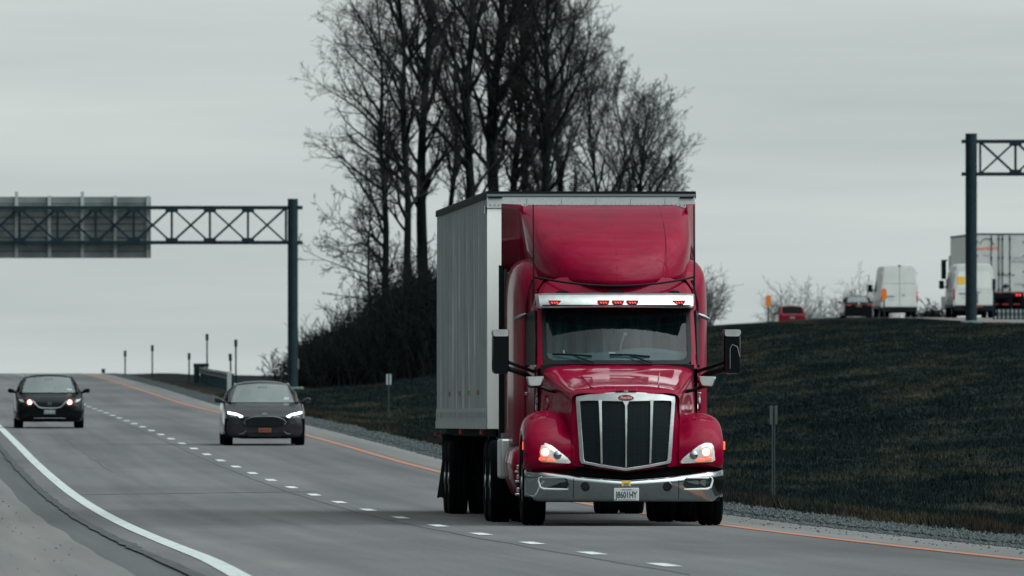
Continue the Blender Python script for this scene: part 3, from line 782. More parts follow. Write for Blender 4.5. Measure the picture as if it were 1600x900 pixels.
# ------------------------------------------------------------------ the red truck
truck = empty('semi_truck', (1.40, 166.5, rz(166.8) + .003), rz=.045, rx=-.0036)
tag(truck, 'red semi truck with chrome grille and white box trailer in the lane beside the median', 'semi truck')
def wheel(parent, x, y, r, w, side, rim=True, name='wheel', tyre_n=44):
    """side: +1 outer face to +x"""
    e = empty(name, (x, y, r), parent=parent)
    mb = MB(); h = w / 2
    mb.lathe_x([(-h * .8, r * .60), (-h, r * .70), (-h, r * .9), (-h * .86, r * .975), (-h * .6, r), (-h * .34, r), (-h * .32, r - .014), (-h * .24, r - .014), (-h * .22, r), (h * .22, r), (h * .24, r - .014),
                (h * .32, r - .014), (h * .34, r), (h * .6, r), (h * .86, r * .975), (h, r * .9), (h, r * .70), (h * .8, r * .60)], (0, 0, 0), tyre_n)
    mb.build('tyre', 'rubber', e, smooth=30)
    mb = MB(); q = side
    mb.lathe_x([(q * h * .86, r * .64), (q * h * .80, r * .56), (q * h * .2, r * .5), (q * h * .15, r * .34), (q * h * .5, r * .3), (q * h * .55, r * .18), (q * h * 1.0, r * .16), (q * h * 1.0, .001)], (0, 0, 0), 32)
    for i in range(10):
        a = 2 * math.pi * i / 10; c = (q * h * .2, r * .26 * 1.55 * math.cos(a), r * .26 * 1.55 * math.sin(a)); mb.tube([c, (q * h * .32, c[1], c[2])], .016, 6)
    mb.build('rim', 'alu', e, smooth=40)
    return e
mir = lambda pts: [(-x, y, z) for x, y, z in pts]
# --- hood
def hood_row(Y, zc, zs_, ws, wm, wb, zb, zm):
    half = [(0, Y - .04, zc), (ws * .45, Y - .035, zc - .005), (ws * .85, Y - .01, zs_ + .02), (ws, Y + .02, zs_ - .03), (ws + (wm - ws) * .35, Y + .04, zs_ - .13), (wm, Y + .06, zm), (wb, Y + .06, (zm + zb) / 2), (wb, Y + .06, zb)]
    return mir(half[:0:-1]) + half
H = [hood_row(.20, 1.625, 1.60, .655, .665, .655, .76, 1.28), hood_row(.32, 1.675, 1.645, .665, .69, .68, .74, 1.28), hood_row(.60, 1.725, 1.675, .70, .725, .72, .74, 1.30), hood_row(1.0, 1.77, 1.72, .745, .78, .78, .74, 1.32),
     hood_row(1.45, 1.835, 1.79, .81, .85, .86, .78, 1.36), hood_row(1.85, 1.93, 1.885, .885, .925, .93, .85, 1.42), hood_row(2.12, 1.975, 1.935, .93, .97, .975, .9, 1.45)]
mb = MB(); mb.grid(loft(H, 3, 4)); hood = mb.build('hood', 'red', truck, smooth=50)
# nose plate round the grille, V shaped at the bottom
mb = MB()
def nose(x): return .205 + .10 * (x / .66) ** 2
rows = []
for k in range(9):
    f = k / 8; r = []
    for j in range(-8, 9):
        x = j / 8; w = .665 if f > .25 else .665 + (.25 - f) * .55
        zt_ = 1.60 - .02 * x * x; zb_ = .655 + .10 * abs(x)
        r.append((x * w, nose(x * w) - .03 * math.sin(f * 3.14) + .0, zb_ + (zt_ - zb_) * f))
    rows.append(r)
mb.grid(rows); mb.build('nose_panel', 'red', truck, smooth=50)
# raised panel and hood seams
mb = MB()
for sx in (-1, 1):
    mb.tube([(sx * .36, .30, 1.672), (sx * .42, .42, 1.70), (sx * .44, 1.0, 1.765), (sx * .48, 1.5, 1.842), (sx * .52, 1.9, 1.93)], .007, 5)
mb.build('hood_crease', 'red_dark', truck)
mb = MB()   # air inlet lip below the windscreen
rows = [[(x, 1.62 + .06 * abs(x) + dy, 1.842 - .03 * x * x + dz) for x in np.linspace(-.62, .62, 13)] for dy, dz in ((0, .0), (.04, .028), (.12, .03), (.2, .035))]
mb.grid(rows); mb.build('cowl_lip', 'red', truck, smooth=60)
# --- fenders
C0 = (1.20, .62)
def fender(sx):
    path = [(.40, .70), (.30, .76), (.28, .90), (.30, 1.03), (.40, 1.18), (.60, 1.29), (.90, 1.365), (1.25, 1.375), (1.60, 1.28), (1.86, 1.06), (1.97, .80), (2.0, .60)]
    across = [(.60, .10), (.70, .075), (.80, .02), (.90, 0), (1.00, .005), (1.09, .03), (1.16, .075), (1.20, .145), (1.212, .23), (1.205, .27)]
    rows = []
    for i, (y, z) in enumerate(path):
        d = Vector((C0[0] - y, C0[1] - z)); L = d.length; d /= L; r = []
        if i < 4: d = Vector((1, .05)).normalized()
        for x, off in across:
            o2 = off * (.8 if i < 4 else 1.0)
            if i < 4 and x < .85: o2 *= .35
            r.append((sx * x, y + d.x * o2, z + d.y * o2))
        rows.append(r)
    mb = MB(); mb.grid(loft(rows, 3, 3)); f = mb.build('fender', 'red', truck, smooth=60)
    sm = f.modifiers.new('s', 'SOLIDIFY'); sm.thickness = .03; sm.offset = -1 if sx > 0 else 1
    # wheel-arch liner
    mb = MB(); rows = [[(sx * x, C0[0] + r * math.cos(a), .56 + r * math.sin(a)) for a in np.linspace(-.1, math.pi + .1, 18)] for x, r in ((.62, .66), (1.195, .66))]
    mb.grid(rows); mb.box(min(sx * .60, sx * .63), max(sx * .60, sx * .63), .6, 1.9, .3, 1.2); mb.build('arch_liner', 'under', truck)
    # headlight
    hl = MB()
    out = [(1.115, .80), (1.12, .90), (1.105, .985), (1.06, 1.015), (.98, 1.018), (.90, .985), (.79, .90), (.70, .825), (.665, .775), (.685, .757), (.80, .762), (.95, .772), (1.07, .778)]
    yf = lambda x, z: .232 + max(0, abs(x) - 1.0) * .75 + max(0, z - .95) * .35 + .01
    cen = (.92, .885)
    rings = []
    for sc_, dy in ((1.0, .02), (.96, -.004), (.72, -.014), (.4, -.02)):
        rings.append([(sx * (cen[0] + (a - cen[0]) * sc_), yf(cen[0] + (a - cen[0]) * sc_, cen[1] + (b - cen[1]) * sc_) + dy, cen[1] + (b - cen[1]) * sc_) for a, b in out])
    hl.grid(rings, cu=True); o = len(hl.v); hl.poly(rings[-1]); h = hl.build('headlight', 'lens', truck, smooth=40)
    def lamp_disc(name, m, x, z, r, dy, n=20):
        mb = MB(); y = yf(x, z) + dy
        mb.grid([[(sx * x + r * k * math.cos(a), y + yo, z + r * k * math.sin(a)) for a in np.linspace(0, 2 * math.pi, n, endpoint=False)] for k, yo in ((1, .01), (.9, -.006), (.5, -.016), (.05, -.02))], cu=True)
        return mb.build(name, m, h)
    lamp_disc('bulb_glow', 'lampo', .985, .90, .066, -.018)
    lamp_disc('bulb', 'lamp', .985, .902, .050, -.030)
    lamp_disc('reflector', 'chrome', .835, .865, .055, -.016)
    mb = MB()
    for xa, xb, za in ((.86, .965, .787), (.985, 1.06, .80)):
        mb.prism([(sx * xa, yf(xa, za) - .032, za), (sx * xb, yf(xb, za) - .032, za + .003), (sx * xb, yf(xb, za) - .03, za + .034), (sx * (xa + .03), yf(xa, za) - .03, za + .03)], (0, .02, 0))
    mb.build('turn_lamp', 'amber', h)
    mb = MB(); mb.prism([(sx * 1.213, .62, .93), (sx * 1.213, .68, .93), (sx * 1.213, .68, 1.03), (sx * 1.213, .62, 1.03)], (sx * .03, 0, 0)); mb.build('side_marker', 'amber', f, bevel=.005)
    # dark gap filler between fender and bumper
for sx in (-1, 1): fender(sx)
mb = MB(); mb.grid([[(x, .33 + .12 * x * x, z) for x in np.linspace(-1.17, 1.17, 17)] for z in (.30, .78)]); mb.build('radiator_shroud', 'under', truck)
# --- grille
def gout(n=9):
    """surround outline: gently arched top, V bottom"""
    L = [(-.605, 1.585), (-.45, 1.612), (-.2, 1.628), (0, 1.634), (.2, 1.628), (.45, 1.612), (.605, 1.585), (.612, 1.55), (.56, .80), (.545, .765), (.30, .715), (0, .672), (-.30, .715), (-.545, .765), (-.56, .80), (-.612, 1.55)]
    return L
gy = lambda x, z: .165 + .10 * (x / .6) ** 2 - .035 * math.sin((z - .67) / .96 * math.pi)
def patch(poly, dy, m, name, par, th=.02, sub=True, smooth=0):
    mb = MB(); mb.prism([(x, gy(x, z) + dy, z) for x, z in poly], (0, th, 0)); return mb.build(name, m, par, smooth=smooth)
# opening outlines
def opening(xa, xb, xa2, xb2, zt, zb, zb2, rt=.03):
    """top xa..xb, bottom xa2..xb2; bottom heights zb at the outer, zb2 at the inner end"""
    P = []
    cs = [((xa, zt), (xa2, zb)), ((xb2, zb2), (xb, zt))]
    pts = [(xa, zt), (xb, zt), (xb2, zb2), (xa2, zb)]
    out = []
    for i in range(4):
        p = Vector(pts[i]); a = (Vector(pts[i - 1]) - p).normalized(); b = (Vector(pts[(i + 1) % 4]) - p).normalized()
        for t in (0, .25, .5, .75, 1):
            q = p + a * rt * (1 - t) ** 2 + b * rt * t ** 2; out.append((q.x, q.y))
    return out
ops = [opening(-.545, -.345, -.505, -.32, 1.52, .785, .765), opening(-.288, -.035, -.275, -.02, 1.505, .752, .722)]
ops += [[(-x, z) for x, z in o_][::-1] for o_ in ops]
# chrome surround as a grid with the openings cut: built as frame bars
gr_ = MB()
def gp_(x, z, dy=0): return (x, gy(x, z) + dy, z)
def band(outer, inner, n_dy=-.02):
    """ring between two outlines of equal length"""
    gr_.grid([[gp_(x, z, .02) for x, z in outer], [gp_(x, z, n_dy) for x, z in outer], [gp_(x, z, n_dy) for x, z in inner], [gp_(x, z, .03) for x, z in inner]], cu=True)
O = gout(); inn = []
I_ = [(-.555, 1.525), (-.45, 1.53), (-.2, 1.525), (0, 1.52), (.2, 1.525), (.45, 1.53), (.555, 1.525), (.56, 1.50), (.513, .82), (.50, .788), (.29, .748), (0, .705), (-.29, .748), (-.50, .788), (-.513, .82), (-.56, 1.50)]
band(O, I_)
grille = None
for xt, xb_, wt, wb_ in ((-.317, -.297, .052, .034), (0, 0, .045, .026), (.317, .297, .052, .034)):
    rows = []
    for k in range(13):
        f = k / 12; z = 1.54 + (.715 + .05 * min(1, abs(xt) * 3) - 1.54) * f; x = xt + (xb_ - xt) * f
        w = wt + (wb_ - wt) * min(1, f * 1.5); w += (.10 if xt == 0 else .015) * max(0, 1 - f * 12)
        rows.append([(x - w / 2, gy(x, z) + .02, z), (x - w / 2 * .7, gy(x, z) - .022, z), (x + w / 2 * .7, gy(x, z) - .022, z), (x + w / 2, gy(x, z) + .02, z)])
    gr_.grid(rows)
grille = gr_.build('grille', 'chrome_worn', truck, smooth=50, bevel=.004)
mb = MB()
mb.grid([[gp_(x * (.55 - .04 * (1 - f)), .72 + .02 * 0 + (1.53 - .72) * f, .022) for x in np.linspace(-1, 1, 17)] for f in np.linspace(0, 1, 9)])
mb.build('mesh_backing', 'under', grille)
# woven mesh in each opening
for o_ in ops:
    mb = MB(); xs_ = [p[0] for p in o_]; xa, xb = min(xs_), max(xs_); zb_ = min(p[1] for p in o_)
    z = zb_ - .01
    while z < 1.53:
        mb.grid([[gp_(x, z + dz, .010) for x in np.linspace(xa - .01, xb + .01, 4)] for dz in (0, .0075)]); z += .016
    x = xa
    while x < xb:
        mb.grid([[gp_(x + dx, zz, .006) for dx in (0, .006)] for zz in np.linspace(zb_ - .01, 1.53, 6)]); x += .016
    mb.build('mesh_panel', 'mesh', grille, norm=False, smooth=0)
# badge and ornament
mb = MB(); mb.disc_y((0, .128, 1.566), .098, .03, 28, sz=.42); mb.build('badge_rim', 'chrome', grille, bevel=.004)
mb = MB(); mb.disc_y((0, .122, 1.566), .088, .03, 28, sz=.38); bd = mb.build('badge', 'redlens', grille)
text_mesh('Peterbilt', 'badge_lettering', .050, 'white', bd, (0, .120, 1.567), sx=.82, shear=.25)
mb = MB()
for sx in (-1, 1):
    mb.grid([[(sx * x, y0 + .02 * k, z) for k in (0, 1, 3)] for x, y0, z in ((.0, .115, 1.632), (.0, .115, 1.668), (.05, .118, 1.672), (.10, .122, 1.678), (.136, .128, 1.680), (.132, .128, 1.664), (.08, .122, 1.654), (.03, .118, 1.648))], cv=True)
mb.box(-.022, .022, .15, .22, 1.63, 1.665); mb.build('hood_ornament', 'chrome_worn', truck, bevel=.003)
for sx in (-1, 1):
    mb = MB(); mb.prism([(sx * .035, .122, 1.640), (sx * .118, .128, 1.636), (sx * .130, .128, 1.652), (sx * .045, .122, 1.656)], (0, .02, 0)); mb.build('ornament_slot', 'black', truck)
# --- bumper
def by(x): a = abs(x); return .02 + .10 * (a / .66) ** 2 * (a < .66) + ((.10 + (a - .66) * .30 + max(0, a - 1.0) ** 2 * 6.0) if a >= .66 else 0)
def bsurf(x, z):
    a = abs(x); zt_ = btop(a); f = (zt_ - z) / (zt_ - .30); return by(x) + float(np.interp(f, [q[0] for q in sec], [q[1] for q in sec]))
xs_b = [0, .1, .2, .3, .45, .6, .66, .8, .9, 1.0, 1.08, 1.14, 1.18, 1.205]
def btop(a): return .565 + .055 * min(1, a / .66) ** 1.2 + (.06 * smooth((a - .6) / .45))
sec = [(0, .10), (.05, .045), (.12, .012), (.20, .0), (.32, .004), (.5, .020), (.7, .044), (.86, .068), (.95, .090), (1.0, .14)]
rows = []
for x in [-q for q in xs_b[:0:-1]] + xs_b:
    a = abs(x); zt_ = btop(a); zb_ = .300 + .06 * smooth((a - 1.05) / .15)
    rows.append([(x, by(x) + dy * (1 - .3 * smooth((a - 1.1) / .1)), zt_ + (zb_ - zt_) * f) for f, dy in sec])
rows = [[(1.0 * p[0] if abs(p[0]) < 1.2 else p[0], p[1], p[2]) for p in r] for r in rows]
# wrap ends back
endL = [(-1.21, p[1] + .35, p[2]) for p in rows[0]]; endR = [(1.21, p[1] + .35, p[2]) for p in rows[-1]]
mb = MB(); mb.grid(loft([endL] + rows + [endR], 2, 3)); bumper = mb.build('bumper', 'chrome', truck, smooth=60)
sm = bumper.modifiers.new('s', 'SOLIDIFY'); sm.thickness = .02; sm.offset = 0
for sx in (-1, 1):
    mb = MB(); mb.grid([[(sx * .645 + dx, by(.645) + dy - .014, btop(.645) + (.30 - btop(.645)) * f) for dx in (-.004, .004)] for f, dy in sec[1:-1]]); mb.build('seam', 'black', bumper)
    # fog lamp recess
    out = [(.70, .50), (.72, .575), (.80, .595), (.98, .60), (1.055, .592), (1.065, .56), (1.045, .475), (1.01, .452), (.74, .447)]
    y_ = lambda x, z=.45: bsurf(x, z) - .018
    mb = MB(); mb.prism([(sx * a, y_(a, b), b) for a, b in out], (0, .03, 0)); fg = mb.build('fog_lamp', 'lensdark', bumper, smooth=40)
    low = [(1.03, .60), (1.06, .585), (1.065, .55), (1.045, .475), (1.005, .452), (.90, .449), (.80, .447), (.71, .446)]
    mb = MB(); mb.tube([(sx * a, y_(a, b) - .006, b) for a, b in low], [.006, .010, .013, .014, .014, .014, .013, .008], 8); mb.build('fog_trim', 'white', fg, smooth=60)
    mb = MB(); mb.tube([(sx * a, y_(a, .583) - .004, .583) for a in (.74, .82, .92, 1.02)], .012, 8); mb.build('fog_brow', 'chrome', fg, smooth=60)
    # tow hole with lip
    mb = MB(); x_ = sx * .50 + .0; yb = bsurf(.5, .545) - .012
    mb.grid([[(x_ + r * math.cos(a), yb + yo, .485 + r * 1.05 * math.sin(a)) for a in np.linspace(0, 2 * math.pi, 24, endpoint=False)] for r, yo in ((.062, .012), (.055, .0), (.048, .004), (.046, .03))], cu=True)
    tl = mb.build('tow_hole_lip', 'chrome', bumper, smooth=60)
    mb = MB(); mb.disc_y((x_, yb - .006, .487), .050, .03, 24); mb.build('tow_hole', 'black', tl)
mb = MB(); mb.box(-.156, .150, -.012, .002, .308, .465); pl = mb.build('licence_plate', 'plate', bumper, bevel=.006)
text_mesh('J8601HY', 'plate_lettering', .112, 'ink', pl, (-.003, -.014, .376), sx=.64, off=.0022)
text_mesh('New Jersey', 'plate_heading', .026, 'inkgrey', pl, (.0, -.014, .446), sx=1)
mb = MB(); mb.box(-.11, .11, -.0135, -.011, .318, .326); mb.build('plate_marks', 'inkgrey', pl)
mb = MB(); mb.box(-.058, .050, .004, .02, .488, .552); st = mb.build('permit_sticker', 'yellow', bumper)
mb = MB(); mb.box(-.036, .028, .000, .006, .486, .524); mb.build('sticker_window', 'inkgrey', st)
# --- cab
def wsy(x, z): return 2.02 + (z - 1.95) * .60 + .13 * (x / .95) ** 2
half = [(.985, .95), (.99, 1.4), (.985, 1.93), (.978, 2.35), (.968, 2.72), (.945, 2.90), (.86, 3.03), (.5, 3.085), (0, 3.10)]
def ring(Y=None, wadd=0, top=0):
    r = []
    for x, z in half:
        y = Y if Y is not None else (wsy(x, max(z, 1.93)) + .02 + (.03 if z > 2.8 else 0))
        r.append((x + (wadd if x > .4 else wadd * x), y, z + top * max(0, min(1, (z - 2.3) / .7))))
    return mir(r[:-1]) + r[::-1]
rings = [ring(), [(p[0], p[1] + .06, p[2]) for p in ring()], ring(2.75, .030), ring(3.0, .055), ring(3.42, .085)]
mb = MB(); mb.grid(rings, cu=False)
# front face with the windscreen opening
xr = [-1, -.955, -.93, -.5, 0, .5, .93, .955, 1]
rowsz = [(1.93, .985), (1.985, .984), (2.15, .982), (2.35, .978), (2.6, .972), (2.70, .968), (2.80, .962), (2.90, .945), (3.0, .89), (3.06, .70), (3.09, .35)]
rows = [[(x * w, wsy(x * w, z) + (.02 if abs(x) > .99 else 0) - (.02 * math.sin(min(1, (z - 2.7) / .4) * 1.57) if z > 2.7 else 0), z) for x in xr] for z, w in rowsz]
mb.grid(rows, skip=lambda i, j: 1 <= i <= 4 and 2 <= j <= 5)
cab = mb.build('cab', 'red', truck, smooth=50)
mb = MB(); fr_ = []
def wsr(t, s_):  # rounded rectangle in (x,z)
    pass
def rrect(w, z0, z1, r, n=6):
    P = []
    for cx, cz, a0 in ((w - r, z1 - r, 0), (-w + r, z1 - r, 90), (-w + r, z0 + r, 180), (w - r, z0 + r, 270)):
        for k in range(n + 1):
            a = math.radians(a0 + 90 * k / n); P.append((cx + r * math.cos(a), cz + r * math.sin(a)))
    return P
A_, B_ = rrect(.925, 1.985, 2.715, .06), rrect(.872, 2.035, 2.69, .08)
def dense(P, m_=3):
    o = []
    for i in range(len(P)):
        a, b = P[i], P[(i + 1) % len(P)]; L = math.hypot(b[0] - a[0], b[1] - a[1]); k = max(1, int(L / .15))
        for q in range(k): o.append((a[0] + (b[0] - a[0]) * q / k, a[1] + (b[1] - a[1]) * q / k))
    return o
n_ = 72
def resamp(P, n):
    seg = [math.hypot(P[(i + 1) % len(P)][0] - P[i][0], P[(i + 1) % len(P)][1] - P[i][1]) for i in range(len(P))]; T = sum(seg); out = []; acc = 0; i = 0
    for k in range(n):
        d = T * k / n
        while acc + seg[i] < d: acc += seg[i]; i += 1
        f = (d - acc) / seg[i]; a, b = P[i], P[(i + 1) % len(P)]; out.append((a[0] + (b[0] - a[0]) * f, a[1] + (b[1] - a[1]) * f))
    return out
A2, B2 = resamp(A_, n_), resamp(B_, n_)
mb.grid([[(x, wsy(x, z) - .004, z) for x, z in A2], [(x, wsy(x, z) - .016, z) for x, z in A2], [(x, wsy(x, z) - .016, z) for x, z in B2], [(x, wsy(x, z) - .004, z) for x, z in B2]], cu=True)
mb.build('windscreen_gasket', 'black', cab, smooth=40)
mb = MB(); mb.grid([[(x, wsy(x, z) - .006, z) for x in np.linspace(-.90, .90, 21)] for z in np.linspace(2.0, 2.705, 9)])
ws_ = mb.build('windscreen', 'glass_truck', cab, smooth=60)
mb = MB(); mb.grid([[(x, wsy(x, z) - .012, z) for x, z in [(q, (2.55 + .05 * (abs(q) / .88) ** 3) * (1 - k) + 2.70 * k) for q in np.linspace(-.88, .88, 23)]] for k in (0, .5, 1)])
mb.build('sun_strip', 'black', ws_)
for x0_, x1_, zz in ((-.80, -.32, 2.095), (-.10, .40, 2.09)):
    mb = MB(); mb.tube([(x0_, wsy(x0_, zz) - .03, zz + .012), ((x0_ + x1_) / 2, wsy(0, zz) - .035, zz + .008), (x1_, wsy(x1_, zz) - .03, zz - .01)], .013, 6)
    mb.tube([((x0_ + x1_) / 2, wsy(0, zz) - .045, zz), (x1_ + .02, wsy(x1_, 2.0) - .06, 2.0)], .010, 6); mb.build('wiper', 'black', ws_)
# interior
mb = MB(); mb.box(-.95, .95, 2.10, 3.38, 1.30, 1.98); mb.build('cab_floor', 'black', cab)
mb = MB(); rows = [[(x, 2.30 + dy, z + .07 * math.exp(-((x - .35) / .45) ** 2) * (k > 0)) for x in np.linspace(-.90, .90, 17)] for k, (dy, z) in enumerate(((0, 1.98), (.0, 2.08), (.12, 2.12), (.3, 2.10), (.32, 1.98)))]
mb.grid(rows); mb.build('dashboard', 'dash', cab, smooth=60)
mb = MB(); rows = [[(x, 3.0 + .035 * math.sin(x * 46 + 1.5 * math.sin(x * 9)) + .02 * math.sin(x * 19), z) for x in np.linspace(-.90, .90, 150)] for z in (1.95, 2.75)]
mb.grid(rows); mb.build('curtain', 'curtain', cab, smooth=80)
mb = MB(); mb.tube([(.05, 2.36, 2.10), (.055, 2.36, 2.22), (.09, 2.36, 2.33), (.12, 2.36, 2.37)], .012, 6); mb.box(.09, .13, 2.34, 2.37, 2.34, 2.38); mb.build('gooseneck_mount', 'alu', cab)
mb = MB(); mb.box(-.10, -.02, 2.24, 2.25, 2.115, 2.135); mb.box(.80, .815, 2.45, 2.46, 2.08, 2.12); mb.box(-.66, -.64, 2.40, 2.41, 2.11, 2.16); mb.build('toll_tag', 'white', cab)
# door with side window (both sides)
for sx in (-1, 1):
    mb = MB(); rows = [[(sx * x, y, z) for x, y in ((1.012, 2.50), (1.055, 3.0), (1.082, 3.38))] for z in (1.0, 1.95)]; mb.grid(rows); dr = mb.build('door', 'red_dark', cab)
    mb = MB(); mb.prism([(sx * .985, 2.36, 1.98), (sx * 1.065, 3.28, 1.98), (sx * 1.055, 3.28, 2.62), (sx * .985, 2.62, 2.66), (sx * .978, 2.42, 2.3)], (sx * .022, 0, 0)); mb.build('side_window', 'glass_dark', dr)
    mb = MB(); mb.box(min(sx * 1.05, sx * 1.10), max(sx * 1.05, sx * 1.10), 3.18, 3.32, 1.60, 1.64); mb.build('door_handle', 'chrome', dr, bevel=.006)
    # pod on the sleeper's front shoulder
    mb = MB(); mb.tube([(sx * 1.21, 3.46, 2.55), (sx * 1.14, 3.40, 2.585), (sx * 1.07, 3.38, 2.62)], [.022, .030, .012], 10); mb.build('marker_pod', 'alu', cab, smooth=60)
    # air intake on the hood side
    mb = MB(); ys = [(.0, .07, 0), (.03, .0, 0)]
    mb.grid([[(sx * (1.0 - .02 * k), 2.02 + .09 * k_ * math.cos(a), 1.50 + .12 * k_ * math.sin(a)) for a in np.linspace(0, 2 * math.pi, 20, endpoint=False)] for k, k_ in ((0, 1.0), (-1, .8), (.5, .7))], cu=True)
    mb.build('intake_rim', 'chrome', cab, smooth=60)
# --- sun visor
def vis(x, f, th=0):
    a = abs(x) / .97
    z = 2.68 + .175 * f + .004 * (1 - a * a); y = wsy(x, 2.70) - .30 + .16 * f * f + .08 * a ** 2 + th
    return (x * (1 + .012 * f), y + (.30 * max(0, a - .97) / .03 if a > .97 else 0), z)
mb = MB(); xs_v = list(np.linspace(-.94, .94, 23)); xs_v = [-.97, -.965] + xs_v + [.965, .97]
mb.grid([[vis(x, f) for x in xs_v] for f in np.linspace(0, 1, 7)])
vz = mb.build('sun_visor', 'chrome_worn', truck, smooth=50); sm = vz.modifiers.new('s', 'SOLIDIFY'); sm.thickness = .012; sm.offset = 1
mb = MB(); mb.box(-.92, .92, 2.15, 2.62, 2.712, 2.72); mb.build('visor_shade', 'black', vz)
for x in (-.77, -.17, .01, .19, .775):
    mb = MB(); P = []
    out = [(-.078, .028), (.078, .028), (.070, -.002), (.052, -.024), (-.052, -.024), (-.070, -.002)]
    y0_ = vis(x, .2)[1] - .022
    mb.prism([(x + a, y0_, 2.748 + b) for a, b in out], (0, .04, 0)); mk = mb.build('marker_lamp', 'redlens', vz, bevel=.003)
    mb = MB()
    for q in (-.032, 0, .032): mb.prism([(x + q - .013, y0_ - .004, 2.756), (x + q - .001, y0_ - .004, 2.756), (x + q + .013, y0_ - .004, 2.736), (x + q + .001, y0_ - .004, 2.736)], (0, .006, 0))
    mb.build('led', 'amber', mk)
for x in (-.66, .0, .72):
    mb = MB(); mb.disc_y((x, 2.50, 2.875), .075 if x else .10, .10, 16, sz=.35); mb.build('visor_mount', 'black', vz)
# --- sleeper
hs = [(1.0, 1.00), (1.0, 1.5), (1.0, 2.2), (1.0, 2.75), (.985, 3.05), (.94, 3.22), (.80, 3.335), (.4, 3.37), (0, 3.38)]
def sring(Y, w, top):
    r = [(x * w, Y + .0, z if z < 2 else 2 + (z - 2) * (top - 2) / 1.38) for x, z in hs]
    return mir(r[:-1]) + r[::-1]
mb = MB(); mb.grid(loft([sring(3.36, 1.045, 3.06), sring(3.42, 1.09, 3.15), sring(3.54, 1.145, 3.24), sring(3.78, 1.20, 3.32), sring(4.2, 1.225, 3.37), sring(4.9, 1.24, 3.38), sring(5.55, 1.24, 3.38)], 2, 3))
mb.poly(sring(5.55, 1.24, 3.38)); mb.poly(sring(3.36, 1.045, 3.06))
sl = mb.build('sleeper', 'red', truck, smooth=45)
for sx in (-1, 1):
    mb = MB(); mb.box(min(sx * 1.245, sx * 1.30), max(sx * 1.245, sx * 1.30), 5.9, 6.0, 1.0, 3.25 if sx < 0 else 2.2); mb.build('extender_edge', 'black', sl)
    mb = MB(); rows = [[(sx * x, y, z) for z in (1.05, 1.8, 2.6, 3.2)] for x, y in ((1.235, 5.5), (1.24, 5.75), (1.245, 6.05))]
    mb.grid(rows); o = mb.build('side_extender', 'black', sl); sm = o.modifiers.new('s', 'SOLIDIFY'); sm.thickness = .03
    mb = MB(); mb.tube([(sx * 1.085, 3.37, 1.0), (sx * 1.08, 3.37, 2.0), (sx * 1.07, 3.38, 2.75), (sx * 1.0, 3.40, 3.04)], .012, 6); mb.build('door_seal', 'black', sl)
# --- roof fairing
RF = [(2.965, 2.50, .985), (3.03, 2.49, .995), (3.18, 2.55, 1.01), (3.36, 2.74, 1.03), (3.54, 3.10, 1.045), (3.72, 3.66, 1.055), (3.87, 4.36, 1.06), (3.97, 5.08, 1.065), (4.01, 5.65, 1.065)]
cols_ = [(0, 0), (.25, .012), (.5, .05), (.70, .115), (.85, .20), (.93, .29), (.975, .40), (1.0, .56), (1.0, .8), (1.0, 1.0)]
rows = []
for i, (z, yc, w) in enumerate(RF):
    v = i / (len(RF) - 1); r = []
    for x, f in cols_:
        zz = z + .115 * min(1, x) ** 2 * (1 - v) ** 1.5 if f < .6 else z + .115 * (1 - v) ** 1.5
        y = yc + f * (5.65 - yc) * (1 - .0 * v); zz2 = zz - (.04 * max(0, (x - .85) / .15) * (v > .5) * 1.0)
        r.append((x * w, min(y, 5.65), zz2 if f < .6 else zz2))
    rows.append(mir(r[:0:-1]) + r)
mb = MB(); mb.grid(loft(rows, 3, 4)); rf = mb.build('roof_fairing', 'red', truck, smooth=60)
sm = rf.modifiers.new('s', 'SOLIDIFY'); sm.thickness = .02
for x_ in (-.62, 0, .62):
    f_ = .05 * (abs(x_) / .5) ** 2; mb = MB(); mb.tube([(x_ * w + .02, yc + f_ * (5.65 - yc) - .004, z + .115 * x_ * x_ * (1 - i / 8) ** 1.5) for i, (z, yc, w) in enumerate(RF)], .0045, 4); mb.build('panel_joint', 'red', rf)
mb = MB(); seamp = [(x * .985, 2.50 + (x * x) * .62 * .15 / .7 + .0 - .03 + .35 * abs(x) ** 6, 2.955 + .115 * x * x) for x in np.linspace(-1, 1, 25)]
mb.tube(seamp, .014, 6); mb.build('fairing_gasket', 'black', rf)
for sx in (-1, 1):
    mb = MB(); q_ = 1.25 if sx < 0 else 1.17; rows = [[(sx * 1.02, 5.0, z) for z in (2.9, 3.6, 3.9, 3.98)], [(sx * 1.05, 5.55, z) for z in (3.1, 3.6, 3.95, 4.015)], [(sx * q_, 5.95, z) for z in (3.2, 3.6, 3.97, 4.03)]]
    mb.grid(rows); o = mb.build('trailing_panel', 'red_dark', rf, smooth=60); sm = o.modifiers.new('s', 'SOLIDIFY'); sm.thickness = .02
    mb = MB(); mb.tube([(sx * 1.0 - .005, 2.92, 2.7), (sx * 1.0, 2.92, 3.2), (sx * 1.0 - .005, 2.94, 3.97)], [.016, .010, .008], 6); mb.build('antenna', 'black', cab)
for x in (-.065, .065):
    mb = MB(); mb.disc_y((x, 2.50, 3.035), .018, .05, 12); mb.build('fairing_bolt', 'chrome', rf)
mb = MB(); mb.disc_y((-.025, 2.50, 3.03), .010, .05, 10); mb.build('fairing_bolt', 'redlens', rf)
